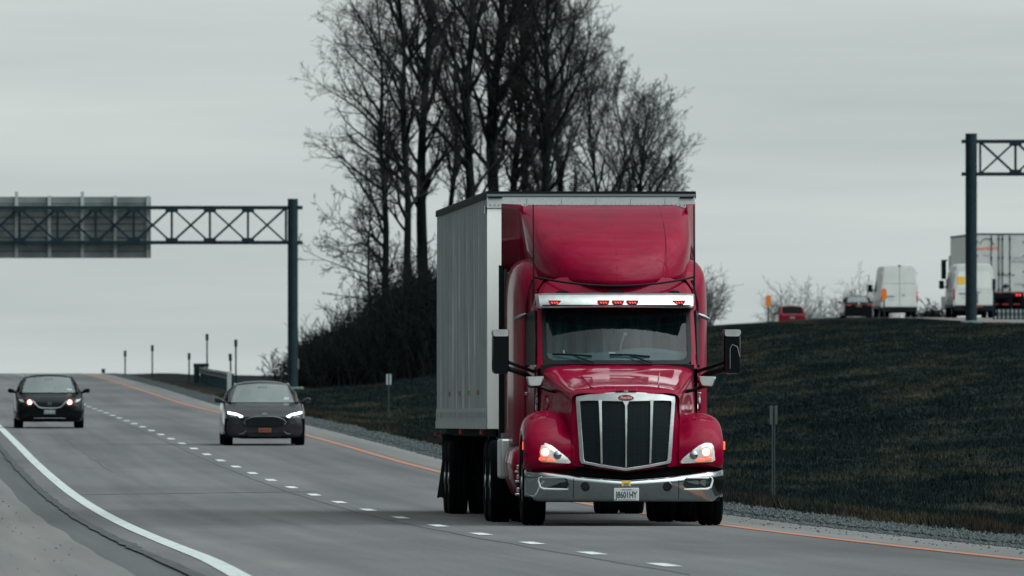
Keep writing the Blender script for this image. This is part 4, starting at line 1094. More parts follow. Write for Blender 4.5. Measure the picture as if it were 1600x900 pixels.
# --- mirrors
for sx in (-1, 1):
    xa, xb = (1.335, 1.545); c = (xa + xb) / 2 + (.0 if sx < 0 else -.01)
    mm = empty('mirror', (sx * c, 2.3, 2.13), parent=truck)
    mb = MB(); P = rrect((xb - xa) / 2, -.265, .24, .05, 4)
    mb.grid([[(x * k, y, z * (.97 if k < 1 else 1)) for x, z in P] for y, k in ((-.10, .86), (-.06, .97), (0, 1), (.10, 1))], cu=True)
    mb.poly([(x * .86, -.10, z * .97) for x, z in P]); mb.poly([(x, .10, z) for x, z in P]); mb.build('mirror_housing', 'blackgloss', mm, smooth=50)
    mb = MB(); Q = [(x, z) for x, z in rrect((xb - xa) / 2 + .004, .20, .285, .03, 4)]
    mb.grid([[(x * k, y, z) for x, z in Q] for y, k in ((-.11, .86), (-.06, .98), (0, 1), (.11, 1))], cu=True); mb.poly([(x * .86, -.11, z) for x, z in Q]); mb.poly([(x, .11, z) for x, z in Q]); mb.build('mirror_cap', 'chrome_worn', mm, smooth=50)
    mb = MB(); mb.grid([[(x, .104, z) for x in (-.09, .09)] for z in (-.24, .18)]); mb.build('mirror_glass', 'chrome', mm)
    if sx > 0:
        mb = MB(); mb.tube([(-.03, -.112, -.2), (-.03, -.112, .05), (0, -.112, .10), (.06, -.112, .07), (.09, -.10, -.05)], .006, 6); mb.build('mirror_ridge', 'alu', mm)
    ox = -sx * c
    mb = MB(); mb.tube([(ox + sx * 1.0, .35, -.36), (ox + sx * 1.12, .15, -.27), (ox + sx * 1.34, .03, -.20)], .034, 8); mb.tube([(ox + sx * 1.0, .35, -.24), (ox + sx * 1.20, .1, -.17), (ox + sx * 1.34, .03, -.12)], .022, 8)
    mb.build('mirror_arm', 'black', mm)
    # hood mirror
    hm = empty('hood_mirror', (sx * 1.06, 1.28, 1.77), parent=truck)
    w1, w2 = .112, .085
    ringm = lambda k, y, dz=0: [(sx * a * k, y, b * k + dz) for a, b in ((-.112, .066), (.105, .060), (.112, .045), (.085, -.050), (.06, -.066), (-.06, -.062), (-.085, -.045), (-.112, .03))]
    mb = MB(); mb.grid([ringm(.8, -.06), ringm(.97, -.035), ringm(1.0, .0), ringm(.98, .03)], cu=True); mb.poly(ringm(.8, -.06)); mb.build('hood_mirror_cap', 'chrome_worn', hm, smooth=50)
    mb = MB(); mb.grid([ringm(1.04, .0, -.012), ringm(1.04, .06, -.012)], cu=True); mb.poly(ringm(1.04, .06, -.012)); mb.poly(ringm(1.02, .001, -.012)); mb.build('hood_mirror_back', 'black', hm)
    mb = MB(); mb.tube([(-sx * .02, .03, -.05), (-sx * .10, .06, -.08), (-sx * .18, .10, -.11), (-sx * .28, .14, -.13)], [.03, .024, .022, .026], 8); mb.build('hood_mirror_arm', 'black', hm)
# --- chassis, tanks, steps
mb = MB(); mb.box(-.43, -.33, .9, 7.6, .72, .98); mb.box(.33, .43, .9, 7.6, .72, .98); mb.box(-.5, .5, .5, 2.2, .42, .9)
mb.tube([(-.95, 1.25, .50), (-.5, 1.25, .42), (.5, 1.25, .42), (.95, 1.25, .50)], .06, 10); mb.box(-.35, .35, 1.0, 2.3, .30, .5)
mb.box(-.9, .9, 2.2, 5.6, .86, 1.0); mb.build('chassis', 'under', truck)
for sx in (-1, 1):
    tk = MB(); P = [(1.02, .95), (1.2, .97), (1.285, .90), (1.31, .75), (1.29, .55), (1.22, .38), (1.12, .32), (1.02, .34)]
    c_ = (1.15, .65)
    rr_ = lambda k, y: [(sx * (c_[0] + (a - c_[0]) * k), y, c_[1] + (b - c_[1]) * k) for a, b in P]
    tk.grid([rr_(.55, 2.12), rr_(.85, 2.16), rr_(.97, 2.28), rr_(1, 2.5), rr_(1, 4.3), rr_(.96, 4.5)], cu=True); tk.poly(rr_(.55, 2.12)); tk.poly(rr_(.96, 4.5))
    tko = tk.build('side_fairing', 'red', truck, smooth=50)
    for yy in (2.9, 3.8):
        mb = MB(); mb.grid([rr_(1.015, yy), rr_(1.015, yy + .12)], cu=True); mb.build('tank_strap', 'chrome', tko)
    mb = MB()
    for k, z in enumerate((.36, .52, .64)):
        mb.box(min(sx * 1.17, sx * (1.27 if sx < 0 else 1.30)), max(sx * 1.17, sx * (1.27 if sx < 0 else 1.30)), 2.04 + .02 * k, 2.12 + .02 * k, z, z + .03)
        mb.box(min(sx * 1.19, sx * (1.25 if sx < 0 else 1.28)), max(sx * 1.19, sx * (1.25 if sx < 0 else 1.28)), 2.05, 2.12, z + .04, z + .10)
    mb.build('step', 'chrome_worn', truck, bevel=.01)
    mb = MB(); mb.box(min(sx * 1.06, sx * 1.34), max(sx * 1.06, sx * 1.34), 4.62, 5.5, .56, 1.06); bx_ = mb.build('battery_box', 'chrome_worn', truck, bevel=.03)
    mb = MB()
    for z in (1.065, 1.085, 1.105): mb.box(min(sx * .98, sx * 1.30), max(sx * .98, sx * 1.30), 4.7, 5.4, z + .01, z + .022)
    mb.build('tread_plate', 'alu', bx_)
    wheel(truck, sx * 1.09, 1.25, .52, .29, sx)
    for y in (6.35, 7.70):
        for x in (.86, 1.18): wheel(truck, sx * (x + .02) - .07, y, .52, .27, sx)
    mb = MB(); mb.box(min(sx * .7, sx * 1.3) - .06, max(sx * .7, sx * 1.3) - .06, 8.40, 8.42, .35, 1.05); mb.build('mudflap', 'black', truck)
mb = MB(); mb.tube([(-1.0, 6.35, .52), (1.0, 6.35, .52)], .09, 10); mb.tube([(-1.0, 7.7, .52), (1.0, 7.7, .52)], .09, 10)
mb.tube([(0, 6.2, .55), (0, 6.5, .55)], .24, 14); mb.tube([(0, 7.55, .55), (0, 7.85, .55)], .24, 14); mb.box(-.5, .5, 6.3, 7.7, 1.0, 1.16); mb.build('drive_axle', 'under', truck)
mb = MB(); mb.tube([(-.6, 5.8, 1.1), (-.6, 5.8, 3.0)], .07, 10); mb.build('exhaust_stack', 'black', truck)
# --- trailer
TX, TY0, TY1, TW, TZ0, TZ1 = -.08, 7.0, 23.2, 1.32, 1.20, 4.185
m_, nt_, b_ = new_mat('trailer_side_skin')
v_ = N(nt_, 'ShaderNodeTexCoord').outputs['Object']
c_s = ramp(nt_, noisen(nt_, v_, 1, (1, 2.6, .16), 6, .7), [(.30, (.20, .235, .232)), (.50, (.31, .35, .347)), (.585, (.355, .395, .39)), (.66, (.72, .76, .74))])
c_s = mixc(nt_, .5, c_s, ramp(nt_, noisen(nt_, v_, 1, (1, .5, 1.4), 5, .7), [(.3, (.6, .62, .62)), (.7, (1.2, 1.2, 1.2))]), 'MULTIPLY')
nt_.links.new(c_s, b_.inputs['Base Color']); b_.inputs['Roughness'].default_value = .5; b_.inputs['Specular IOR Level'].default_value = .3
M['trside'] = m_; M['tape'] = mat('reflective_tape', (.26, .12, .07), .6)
mb = MB(); mb.box(TX - TW + .02, TX + TW - .02, TY0 + .03, TY1 - .02, TZ0, TZ1 - .02); tr = mb.build('trailer', 'white', truck, smooth=0)
for sx in (-1, 1):
    mb = MB(); rows = []; y = TY0 + .06
    prof = []
    while y < TY1 - .1:
        prof += [(y, 0), (y + .02, .008), (y + .07, .008), (y + .09, 0)]; y += .305
    prof.append((TY1, 0)); xo = TX + sx * TW
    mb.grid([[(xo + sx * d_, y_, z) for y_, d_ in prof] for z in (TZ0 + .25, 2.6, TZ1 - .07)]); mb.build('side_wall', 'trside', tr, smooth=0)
    mb = MB(); mb.box(min(xo - .01, xo + sx * .022), max(xo - .01, xo + sx * .022), TY0 - .0, TY1, TZ0 - .02, TZ0 + .09); mb.box(min(xo - .01, xo + sx * .014), max(xo - .01, xo + sx * .014), TY0, TY1, TZ0 + .093, TZ0 + .25)
    br = mb.build('bottom_rail', 'signrib', tr, smooth=0)
    mb = MB(); y = TY0 + .4; rr = random.Random(4); ys_ = [y]; 
    while y < TY1 - .3:
        w_ = rr.choice((.10, .16, .16, .30)); ys_ += [y + w_]; y += w_ + rr.choice((.12, .2, .3)); ys_ += [y]
    mb.grid([[(xo + sx * .018, q, z) for q in ys_] for z in (TZ0 + .125, TZ0 + .20)])
    mb.m = [k % 2 for k in range(len(mb.f))]
    mb.build('marking', ['inkgrey', 'signrib'], br, smooth=0)
    mb = MB(); mb.box(min(xo - .02, xo + sx * .02), max(xo - .02, xo + sx * .02), TY0 + .001, TY1 + .01, TZ1 - .07, TZ1 + .005); mb.build('top_rail', 'black', tr, smooth=0)
    for yy, zz in ((8.2, TZ0 - .06), (14.6, TZ0 - .06), (22.9, TZ0 - .10)):
        mb = MB(); mb.box(min(xo - .04, xo + sx * .0), max(xo - .04, xo + sx * .0), yy, yy + .05, zz - .03, zz + .03); mb.build('side_marker', 'redlens', tr)
    mb = MB()
    for yy in (9.5, 12.3, 15.2, 18.6): mb.box(min(xo, xo + sx * .014), max(xo, xo + sx * .014), yy, yy + .4, TZ0 + .42, TZ0 + .48)
    mb.build('reflective_tape', 'tape', tr)
    mb = MB(); mb.box(TX + sx * .75 - .06, TX + sx * .75 + .06, 10.2, 10.35, .35, 1.2); mb.box(TX + sx * .75 - .12, TX + sx * .75 + .12, 10.15, 10.4, .30, .35); mb.build('landing_leg', 'under', tr)
    for yy in (19.2, 20.45):
        for x in (.86, 1.20): wheel(tr, TX + sx * x, yy, .505, .26, sx, name='trailer_wheel')
    mb = MB(); mb.box(TX + min(sx * .7, sx * 1.33), TX + max(sx * .7, sx * 1.33), 21.2, 21.23, .22, 1.1)
    mb.prism([(TX + sx * 1.30, 21.2, .24), (TX + sx * 1.40, 21.24, .22), (TX + sx * 1.36, 21.22, .5), (TX + sx * 1.32, 21.2, .8)], (0, .02, 0)); mb.build('mudflap', 'black', tr)
mb = MB(); mb.box(TX - TW - .004, TX + TW + .004, TY0, TY0 + .028, TZ0 - .02, TZ1 - .20); fw = mb.build('front_wall', 'beige', tr, bevel=.006)
mb = MB(); mb.box(TX - TW - .008, TX + TW + .008, TY0 - .018, TY0 + .028, TZ1 - .197, TZ1 - .05); fr = mb.build('front_top_rail', 'plate', tr, bevel=.005)
mb = MB(); x = TX - TW + .03
while x < TX + TW - .02: mb.box(x, x + .012, TY0 - .024, TY0 - .0185, TZ1 - .165, TZ1 - .145); x += .055
for k in range(5): mb.box(TX - TW + .5 + k * .44, TX - TW + .506 + k * .44, TY0 - .022, TY0 - .0185, TZ1 - .19, TZ1 - .07)
mb.build('rivets', 'inkgrey', fr, smooth=0)
mb = MB(); mb.box(TX - TW - .012, TX + TW + .012, TY0 - .03, TY0 + .05, TZ1 - .047, TZ1 - .012); mb.build('brow', 'inkgrey', tr, bevel=.004)
mb = MB(); mb.box(TX - TW - .016, TX + TW + .016, TY0 - .034, TY1, TZ1 - .010, TZ1 + .02); mb.build('roof', 'black', tr)
for x in (-1, 1):
    mb = MB(); mb.box(TX + x * 1.22 - .09, TX + x * 1.22 + .09, TY0 - .04, TY0 - .031, TZ1 - .07, TZ1 - .05); mb.build('corner_lamp', 'black', fr)
mb = MB(); mb.box(TX - TW - .025, TX - TW - .012, TY0 + .05, TY0 + .32, TZ1 - .26, TZ1 - .16); mb.build('side_lamp', 'redlens', tr)
mb = MB(); mb.box(TX - 1.2, TX + 1.2, TY0 + .3, TY1 - .2, TZ0 - .12, TZ0 - .02); mb.box(TX - .5, TX - .4, 17, 22.5, .75, 1.1); mb.box(TX + .4, TX + .5, 17, 22.5, .75, 1.1)
for yy in (19.2, 20.45): mb.tube([(TX - 1.0, yy, .505), (TX + 1.0, yy, .505)], .065, 10)
mb.box(TX - .5, TX + .5, 19.4, 20.2, .7, 1.1); mb.box(TX - .05, TX + .05, 10.2, 10.3, .5, 1.1)
mb.build('underframe', 'under', tr, smooth=0)
mb = MB(); mb.box(TX - TW, TX + TW, TY1, TY1 + .03, TZ0, TZ1 - .02); mb.build('rear_doors', 'white', tr)
mb = MB(); mb.box(TX - 1.15, TX + 1.15, TY1 - .05, TY1 + .05, .50, .60); mb.box(TX - .6, TX - .5, TY1 - .05, TY1 + .0, .6, 1.2); mb.box(TX + .5, TX + .6, TY1 - .05, TY1, .6, 1.2); mb.build('rear_guard', 'under', tr)
# ------------------------------------------------------------------ passenger cars
def car_wheels(root, W_, wb0, wb1, r, w=.22):
    for y in (wb0, wb1):
        for sx in (-1, 1): wheel(root, sx * (W_ / 2 - w / 2 - .012), y, r, w, sx, tyre_n=32)
def sedan(name, label, group, paint, L=4.85, W_=1.87, H=1.45, hatch=False, hood_z=(.66, .80, .90, .99), roof=(2.15, 3.45), see=True, top_hw=.58, front=True, rz_=0.0, belt=.97, seats=True, deck=1.04, zb=.17, glassm='glass_car'):
    root = empty(name); tag(root, label, 'car', group)
    w = W_ / 2; cy = 1.52
    def ring(Y, k, zs_, zt, zb_, ks=.9):
        half = [(0, zb_), (w * k * .78, zb_), (w * k * .95, zb_ + .05), (w * k, zb_ + .17), (w * k, (zb_ + zs_) / 2 + .06), (w * k * .985, zs_ - .10), (w * k * .95, zs_ - .01), (w * k * ks * .93, zs_ + (zt - zs_) * .45), (w * k * .62, zt - .012), (0, zt)]
        return [(-x, Y, z) for x, z in half[1:-1]][::-1] and ([(x, Y, z) for x, z in half] + [(-x, Y, z) for x, z in half[-2:0:-1]])
    h0, h1, h2, h3 = hood_z
    rings = [ring(.02, .62, h0 - .06, h0 - .02, zb + .12), ring(.05, .80, h0, h0 + .04, zb + .05), ring(.14, .91, h0 + .03, h0 + .09, zb + .01), ring(.32, .965, h1 - .03, h1 + .02, zb), ring(.6, .985, h1 + .02, h1 + .07, zb),
             ring(1.0, 1.0, h2 - .02, h2 + .03, zb), ring(cy, 1.0, h3 - .05, h3 + .01, zb), ring(cy + .3, 1.0, belt, belt, zb), ring(2.6, 1.0, belt, belt - .02, zb), ring(3.6, 1.0, belt + .02, belt, zb)]
    if hatch: rings += [ring(L - .35, .985, belt + .05, belt + .02, zb), ring(L - .12, .95, belt + .03, belt + .03, zb + .02), ring(L - .02, .86, belt - .10, belt - .06, zb + .1)]
    else: rings += [ring(L - .85, .99, deck - .04, deck, zb), ring(L - .35, .97, deck - .03, deck + .01, zb), ring(L - .10, .92, deck - .05, deck - .02, zb + .02), ring(L - .02, .84, deck - .22, deck - .18, zb + .1)]
    mb = MB(); n = len(rings[0]); mb.grid(loft([r + [r[0]] for r in rings], 2, 3)); mb.poly(rings[0]); mb.poly(rings[-1])
    body = mb.build('body', paint, root, smooth=55)
    # greenhouse
    r0, r1 = roof; tw = top_hw; bw = w * .83; zt = H
    wf = (cy + .02, h3 - .0); rearb = (L - .75, deck - .01) if not hatch else (L - .12, belt + .06)
    rearr = r1 if not hatch else L - .62
    def side(f):  # x half width between belt and roof
        return bw + (tw - bw) * f
    mb = MB()
    rows = []
    for k in range(7):
        f = k / 6; y = r0 + (rearr - r0) * f
        zc = zt - .05 * (2 * f - 1) ** 2
        rows.append([(tw * x, y + (.10 * (x * x) if f < .2 else 0), zc - .045 * x * x - .03 * abs(x) ** 5) for x in np.linspace(-1, 1, 11)])
    mb.grid(rows); rf = mb.build('roof', paint, root, smooth=60); s_ = rf.modifiers.new('s', 'SOLIDIFY'); s_.thickness = .035; s_.offset = -1
    rf0, rr0 = rows[0], rows[-1]
    for sx in (-1, 1):
        pil = MB()
        e0 = rf0[-1] if sx > 0 else rf0[0]; e1 = rr0[-1] if sx > 0 else rr0[0]; em = (rows[3][-1] if sx > 0 else rows[3][0])
        pil.tube([(sx * (w * .80), cy - .12, h3 - .04), (sx * (bw * .86 + tw * .10), (cy + r0) / 2 - .1, (h3 + zt) / 2 - .04), e0], [.05, .038, .03], 8)
        pil.tube([e0, em, e1], .035, 8)
        pil.tube([e1, (sx * (bw * .5 + tw * .5), (rearb[0] + e1[1]) / 2 + .05, (rearb[1] + e1[2]) / 2 + .03), (sx * bw * .98, rearb[0], rearb[1])], [.04, .07, .08], 8)
        pil.tube([em, (sx * w * .90, em[1] + .02, belt)], .035, 8)
        pil.build('pillar', paint, root, smooth=60)
    g = MB(); rws = []
    for f in np.linspace(0, 1, 6): rws.append([((w * .80 + (tw - w * .80) * f) * x, (cy - .12) + (r0 - cy + .12) * f - .10 * (1 - x * x) + (.10 * f) * 1, h3 - .01 + (rf0[5][2] - h3 - .0) * f - .05 * f * x * x) for x in np.linspace(-1, 1, 11)])
    g.grid(rws); wsn = g.build('windscreen', glassm, root, smooth=80)
    g = MB(); g.grid([[((bw * .96 + (tw - bw * .96) * f) * x, rearb[0] + (rearr - rearb[0]) * f, rearb[1] - .02 + (rr0[5][2] - rearb[1] + .01) * f - .04 * f * x * x) for x in np.linspace(-1, 1, 7)] for f in np.linspace(0, 1, 4)])
    g.build('rear_window', glassm if see else 'glass_dark', root, smooth=80)
    for sx in (-1, 1):
        g = MB(); g.grid([[(sx * (w * .88 + (tw - w * .88) * f), y0 + (y1 - y0) * f, belt + (zt - .10 - belt) * f) for y0, y1 in ((cy + .05, r0), (cy + .9, (r0 + rearr) / 2 - .1), (3.1, (r0 + rearr) / 2 + .2), (rearb[0] - .1, rearr))] for f in (0, .5, 1)])
        g.build('side_window', glassm if see else 'glass_dark', root, smooth=80)
    # inside
    if seats:
        for x in (-.37, .37):
            for Y, hh in ((2.45, .0), (3.35, -.08)):
                mb = MB(); P = rrect(.135, .0, .22, .07, 4)
                mb.grid([[(x + a * k, Y + dy, 1.06 + hh + b) for a, b in P] for dy, k in ((0, .9), (.03, 1), (.10, .95))], cu=True); mb.poly([(x + a * .9, Y, 1.06 + hh + b) for a, b in P])
                Q = rrect(.25, -.25, .10, .10, 4); mb.grid([[(x + a * k, Y + dy, 1.0 + hh + b) for a, b in Q] for dy, k in ((.02, .95), (.05, 1), (.16, .95))], cu=True); mb.poly([(x + a * .95, Y + .02, 1.0 + hh + b) for a, b in Q])
                mb.build('seat', 'seat', root, smooth=50)
        mb = MB(); mb.box(-.11, .11, 1.98, 2.0, zt - .20, zt - .135); mb.build('rear_view_mirror', 'black', root, bevel=.01)
        mb = MB(); mb.box(-.70, .70, cy + .0, cy + .35, h3 - .05, h3 + .025); mb.build('dashboard', 'black', root, bevel=.02)
    for sx in (-1, 1):
        mb = MB(); P = [(.0, 1.0), (.03, 1.055), (.12, 1.09), (.185, 1.085), (.205, 1.03), (.18, .975), (.05, .965)]
        ringk = lambda k, y: [(sx * (w * .93 + .10 + (a - .10) * k + .03), y, 1.03 + (b - 1.03) * k + (h3 - .99)) for a, b in P]
        mb.grid([ringk(.6, cy + .16), ringk(.95, cy + .20), ringk(1, cy + .26), ringk(.96, cy + .33)], cu=True); mb.poly(ringk(.6, cy + .16)); mb.poly(ringk(.96, cy + .33))
        mb.tube([(sx * w * .85, cy + .30, h3 - .03), (sx * (w * .93 + .08), cy + .28, h3 + .01)], .03, 6); mb.build('wing_mirror', paint, root, smooth=50)
    car_wheels(root, W_, .95, L - 1.05, .335)
    mb = MB(); mb.box(-w * .72, w * .72, .5, L - .4, .20, .32); mb.tube([(-w * .8, .95, .30), (w * .8, .95, .30)], .05, 8); mb.build('underbody', 'under', root)
    return root, body
def prismf(root, name, m, pts, y, th=.03, yfun=None, **k):
    mb = MB()
    if yfun: mb.prism([(x, yfun(x, z), z) for x, z in pts], (0, th, 0))
    else: mb.prism([(x, y, z) for x, z in pts], (0, th, 0))
    return mb.build(name, m, root, **k)
mx_ = lambda pts: [(-x, z) for x, z in pts]
def place(root, px, d, dz=0, rear=False, L=4.85, z=None, yaw=0):
    x = xs(px, d); s = (x - 6.71 + d * ST) / CT
    zz = z if z is not None else (rz(d) if -6 < s < 5 else hill(s, d) + .055) + dz
    if rear:
        root.location = (x - ST * L, d + CT * L, zz); root.rotation_euler = (0, 0, TH + math.pi + yaw)
    else: root.location = (x, d, zz); root.rotation_euler = (0, 0, TH + yaw)

GC = 'oncoming cars behind the truck'
# grey sedan with slim led lamps
gs, body = sedan('sedan', 'charcoal grey sedan with slanted white led headlights and an orange plate', GC, 'cargrey', H=1.46, hood_z=(.66, .78, .89, .985), top_hw=.60)
yf2 = lambda x, z: -.012 + .20 * (abs(x) / .9) ** 3 + .06 * max(0, z - .6) + .16 * max(0, .34 - z)
prismf(gs, 'lower_bumper', 'cargrey_shaded', [(-.90, .62), (-.84, .60), (-.62, .58), (-.50, .61), (-.42, .64), (.42, .64), (.50, .61), (.62, .58), (.84, .60), (.90, .62), (.915, .35), (.88, .19), (.5, .155), (-.5, .155), (-.88, .19), (-.915, .35)], 0, .04, lambda x, z: yf2(x, z) - .022)
prismf(gs, 'grille', 'black', [(-.48, .53), (-.44, .585), (-.32, .635), (-.2, .655), (.2, .655), (.32, .635), (.44, .585), (.48, .53), (.44, .475), (.30, .45), (-.30, .45), (-.44, .475)], 0, .03, lambda x, z: yf2(x, z) - .035)
mb = MB(); P = [(-.48, .53), (-.44, .585), (-.32, .637), (-.2, .657), (.2, .657), (.32, .637), (.44, .585), (.48, .53), (.44, .475)]
mb.tube([(x, yf2(x, z) - .045, z) for x, z in [(-.44, .475)] + P], .008, 6); mb.build('grille_trim', 'alu', gs)
for z in (.50, .54, .58, .62):
    mb = MB(); q = .43 if z < .6 else .33; mb.tube([(-q, yf2(q, z) - .042, z), (0, yf2(0, z) - .05, z), (q, yf2(q, z) - .042, z)], .004, 5); mb.build('grille_bar', 'lensdark', gs)
for sx in (-1, 1):
    f = (lambda p: p) if sx > 0 else mx_
    hl = prismf(gs, 'headlight', 'lensdark', f([(.475, .655), (.50, .625), (.56, .60), (.72, .60), (.80, .64), (.845, .72), (.83, .765), (.62, .72)]), 0, .05, lambda x, z: yf2(x, z) - .03 + .03, bevel=.006)
    prismf(hl, 'led_strip', 'lampw', f([(.485, .665), (.52, .638), (.560, .632), (.60, .675), (.81, .715), (.845, .725), (.838, .772), (.62, .728)]), 0, .04, lambda x, z: yf2(x, z) - .038)
    prismf(hl, 'low_beam', 'lens', f([(.66, .66), (.74, .675), (.78, .66), (.74, .63), (.67, .625)]), 0, .04, lambda x, z: yf2(x, z) - .034)
    prismf(gs, 'fog_trim', 'chrome', f([(.40, .345), (.43, .335), (.53, .28), (.80, .285), (.80, .258), (.52, .250), (.48, .262)]), 0, .03, lambda x, z: yf2(x, z) - .03)
    prismf(gs, 'bumper_vent', 'black', f([(.46, .335), (.80, .36), (.84, .30), (.54, .29)]), 0, .03, lambda x, z: yf2(x, z) - .020)
pl = prismf(gs, 'licence_plate', 'plate_orange', [(-.145, .295), (.145, .295), (.145, .395), (-.145, .395)], -.065, .01, bevel=.005)
text_mesh('KBL 4125', 'plate_lettering', .075, 'ink', pl, (0, -.067, .345), sx=.8)
prismf(gs, 'lower_intake', 'black', [(-.40, .28), (.40, .28), (.36, .20), (-.36, .20)], -.035, .02)
mb = MB(); mb.disc_y((0, -.02, .715), .062, .02, 20, sz=.5); mb.build('badge', 'alu', gs)
prismf(gs, 'windscreen_sticker', 'white', [(.47, 1.035), (.59, 1.03), (.585, 1.085), (.48, 1.09)], 1.52, .004)
place(gs, 413.8, 308.0, dz=.004)
# black sedan
bs, body = sedan('sedan', 'black sedan with small round lit lamps beside its grille near the white edge line', GC, 'carblack', W_=1.83, H=1.42, hood_z=(.62, .74, .84, .945), top_hw=.60, belt=.94)
yf3 = lambda x, z: -.010 + .20 * (abs(x) / .9) ** 3 + .07 * max(0, z - .55) + .16 * max(0, .3 - z)
prismf(bs, 'grille', 'black', [(-.36, .665), (-.30, .69), (.30, .69), (.36, .665), (.30, .59), (.24, .555), (-.24, .555), (-.30, .59)], 0, .03, lambda x, z: yf3(x, z) - .025)
for z in (.60, .635, .668):
    mb = MB(); mb.tube([(-.31, yf3(.31, z) - .034, z), (0, yf3(0, z) - .036, z), (.31, yf3(.31, z) - .034, z)], .005, 5); mb.build('grille_bar', 'lensdark', bs)
mb = MB(); P = [(-.50, .72), (-.43, .70), (-.36, .62), (-.29, .555), (-.20, .53), (.20, .53), (.29, .555), (.36, .62), (.43, .70), (.50, .72)]
mb.tube([(x, yf3(x, z) - .035, z) for x, z in P], [.02, .022, .018, .015, .015, .015, .015, .018, .022, .02], 8); mb.build('grille_chrome', 'alu', bs, smooth=60)
mb = MB(); mb.box(-.045, -.022, -.055, -.045, .60, .69); mb.box(.022, .045, -.055, -.045, .60, .69); mb.box(-.03, .03, -.055, -.045, .637, .655); mb.build('badge', 'chrome', bs)
for sx in (-1, 1):
    f = (lambda p: p) if sx > 0 else mx_
    hl = prismf(bs, 'headlight', 'lensdark', f([(.42, .665), (.47, .635), (.62, .62), (.80, .66), (.87, .74), (.87, .80), (.78, .80), (.50, .745)]), 0, .05, lambda x, z: yf3(x, z) - .028, bevel=.008)
    mb = MB(); mb.disc_y((sx * .525, yf3(.525, .68) - .045, .685), .075, .03, 18); mb.build('lamp_glow', 'lampo', hl)
    mb = MB(); mb.disc_y((sx * .520, yf3(.525, .68) - .052, .683), .058, .02, 18); mb.build('bulb', 'lamp', hl)
    prismf(hl, 'reflector', 'lens', f([(.66, .68), (.76, .70), (.82, .77), (.70, .755)]), 0, .03, lambda x, z: yf3(x, z) - .034)
    prismf(bs, 'bumper_vent', 'blackgloss', f([(.50, .38), (.76, .40), (.74, .36), (.52, .345)]), 0, .03, lambda x, z: yf3(x, z) - .015)
pl = prismf(bs, 'licence_plate', 'inkgrey', [(-.15, .37), (.15, .37), (.15, .49), (-.15, .49)], -.05, .01, bevel=.005)
text_mesh('F78 BKH', 'plate_lettering', .085, 'plate', pl, (0, -.052, .43), sx=.75)
mb = MB(); mb.tube([(-.42, yf3(.42, .25) - .02, .262), (0, -.06, .268), (.42, yf3(.42, .25) - .02, .262)], .010, 6); mb.build('splitter_trim', 'galv', bs)
prismf(bs, 'windscreen_sticker', 'white', [(.47, .99), (.60, .985), (.595, 1.03), (.48, 1.035)], 1.52, .004)
place(bs, 77.6, 357.0, dz=.004)

# small red hatchback and dark sedan on the rise, seen from behind
GF = 'traffic on the rise seen from behind'
Lr = 4.4
rs, body = sedan('hatchback', 'small red car half hidden behind the crest beside the orange topped marker', GF, 'carred', L=Lr, W_=1.85, H=1.62, hatch=True, roof=(1.9, 3.6), see=False, top_hw=.66, belt=1.05, seats=False, hood_z=(.72, .86, .96, 1.06), glassm='glass_dark')
for sx in (-1, 1):
    f = (lambda p: p) if sx > 0 else mx_
    prismf(rs, 'tail_light', 'redlens', f([(.50, 1.0), (.80, 1.02), (.84, 1.12), (.60, 1.09)]), Lr - .10, .06, bevel=.01)
    prismf(rs, 'rear_corner', 'black', f([(.70, .70), (.86, .74), (.88, .98), (.76, .98)]), Lr - .12, .08, bevel=.01)
prismf(rs, 'tailgate_plate', 'inkgrey', [(-.16, .76), (.16, .76), (.16, .88), (-.16, .88)], Lr - .01, .02)
mb = MB(); mb.tube([(.1, Lr - .9, 1.6), (.1, Lr - .75, 1.78)], .006, 5); mb.build('roof_antenna', 'black', rs)
place(rs, 1238, 900, rear=True, L=Lr, z=2.72)
Lb = 4.8
ds, body = sedan('sedan', 'dark sedan seen from behind on the rise left of the tall white van', GF, 'carblack', L=Lb, W_=1.82, H=1.45, roof=(2.1, 3.5), see=True, top_hw=.60, seats=True)
for sx in (-1, 1):
    f = (lambda p: p) if sx > 0 else mx_
    prismf(ds, 'tail_light', 'redlens', f([(.50, .80), (.80, .83), (.82, .90), (.52, .88)]), Lb - .06, .06, bevel=.01)
prismf(ds, 'licence_plate', 'plate_orange', [(-.17, .74), (.17, .74), (.17, .86), (-.17, .86)], Lb - .0, .02)
mb = MB(); mb.disc_y((0, Lb, .95), .06, .02, 14); mb.build('badge', 'plate', ds)
place(ds, 1342, 835, rear=True, L=Lb, z=3.20)

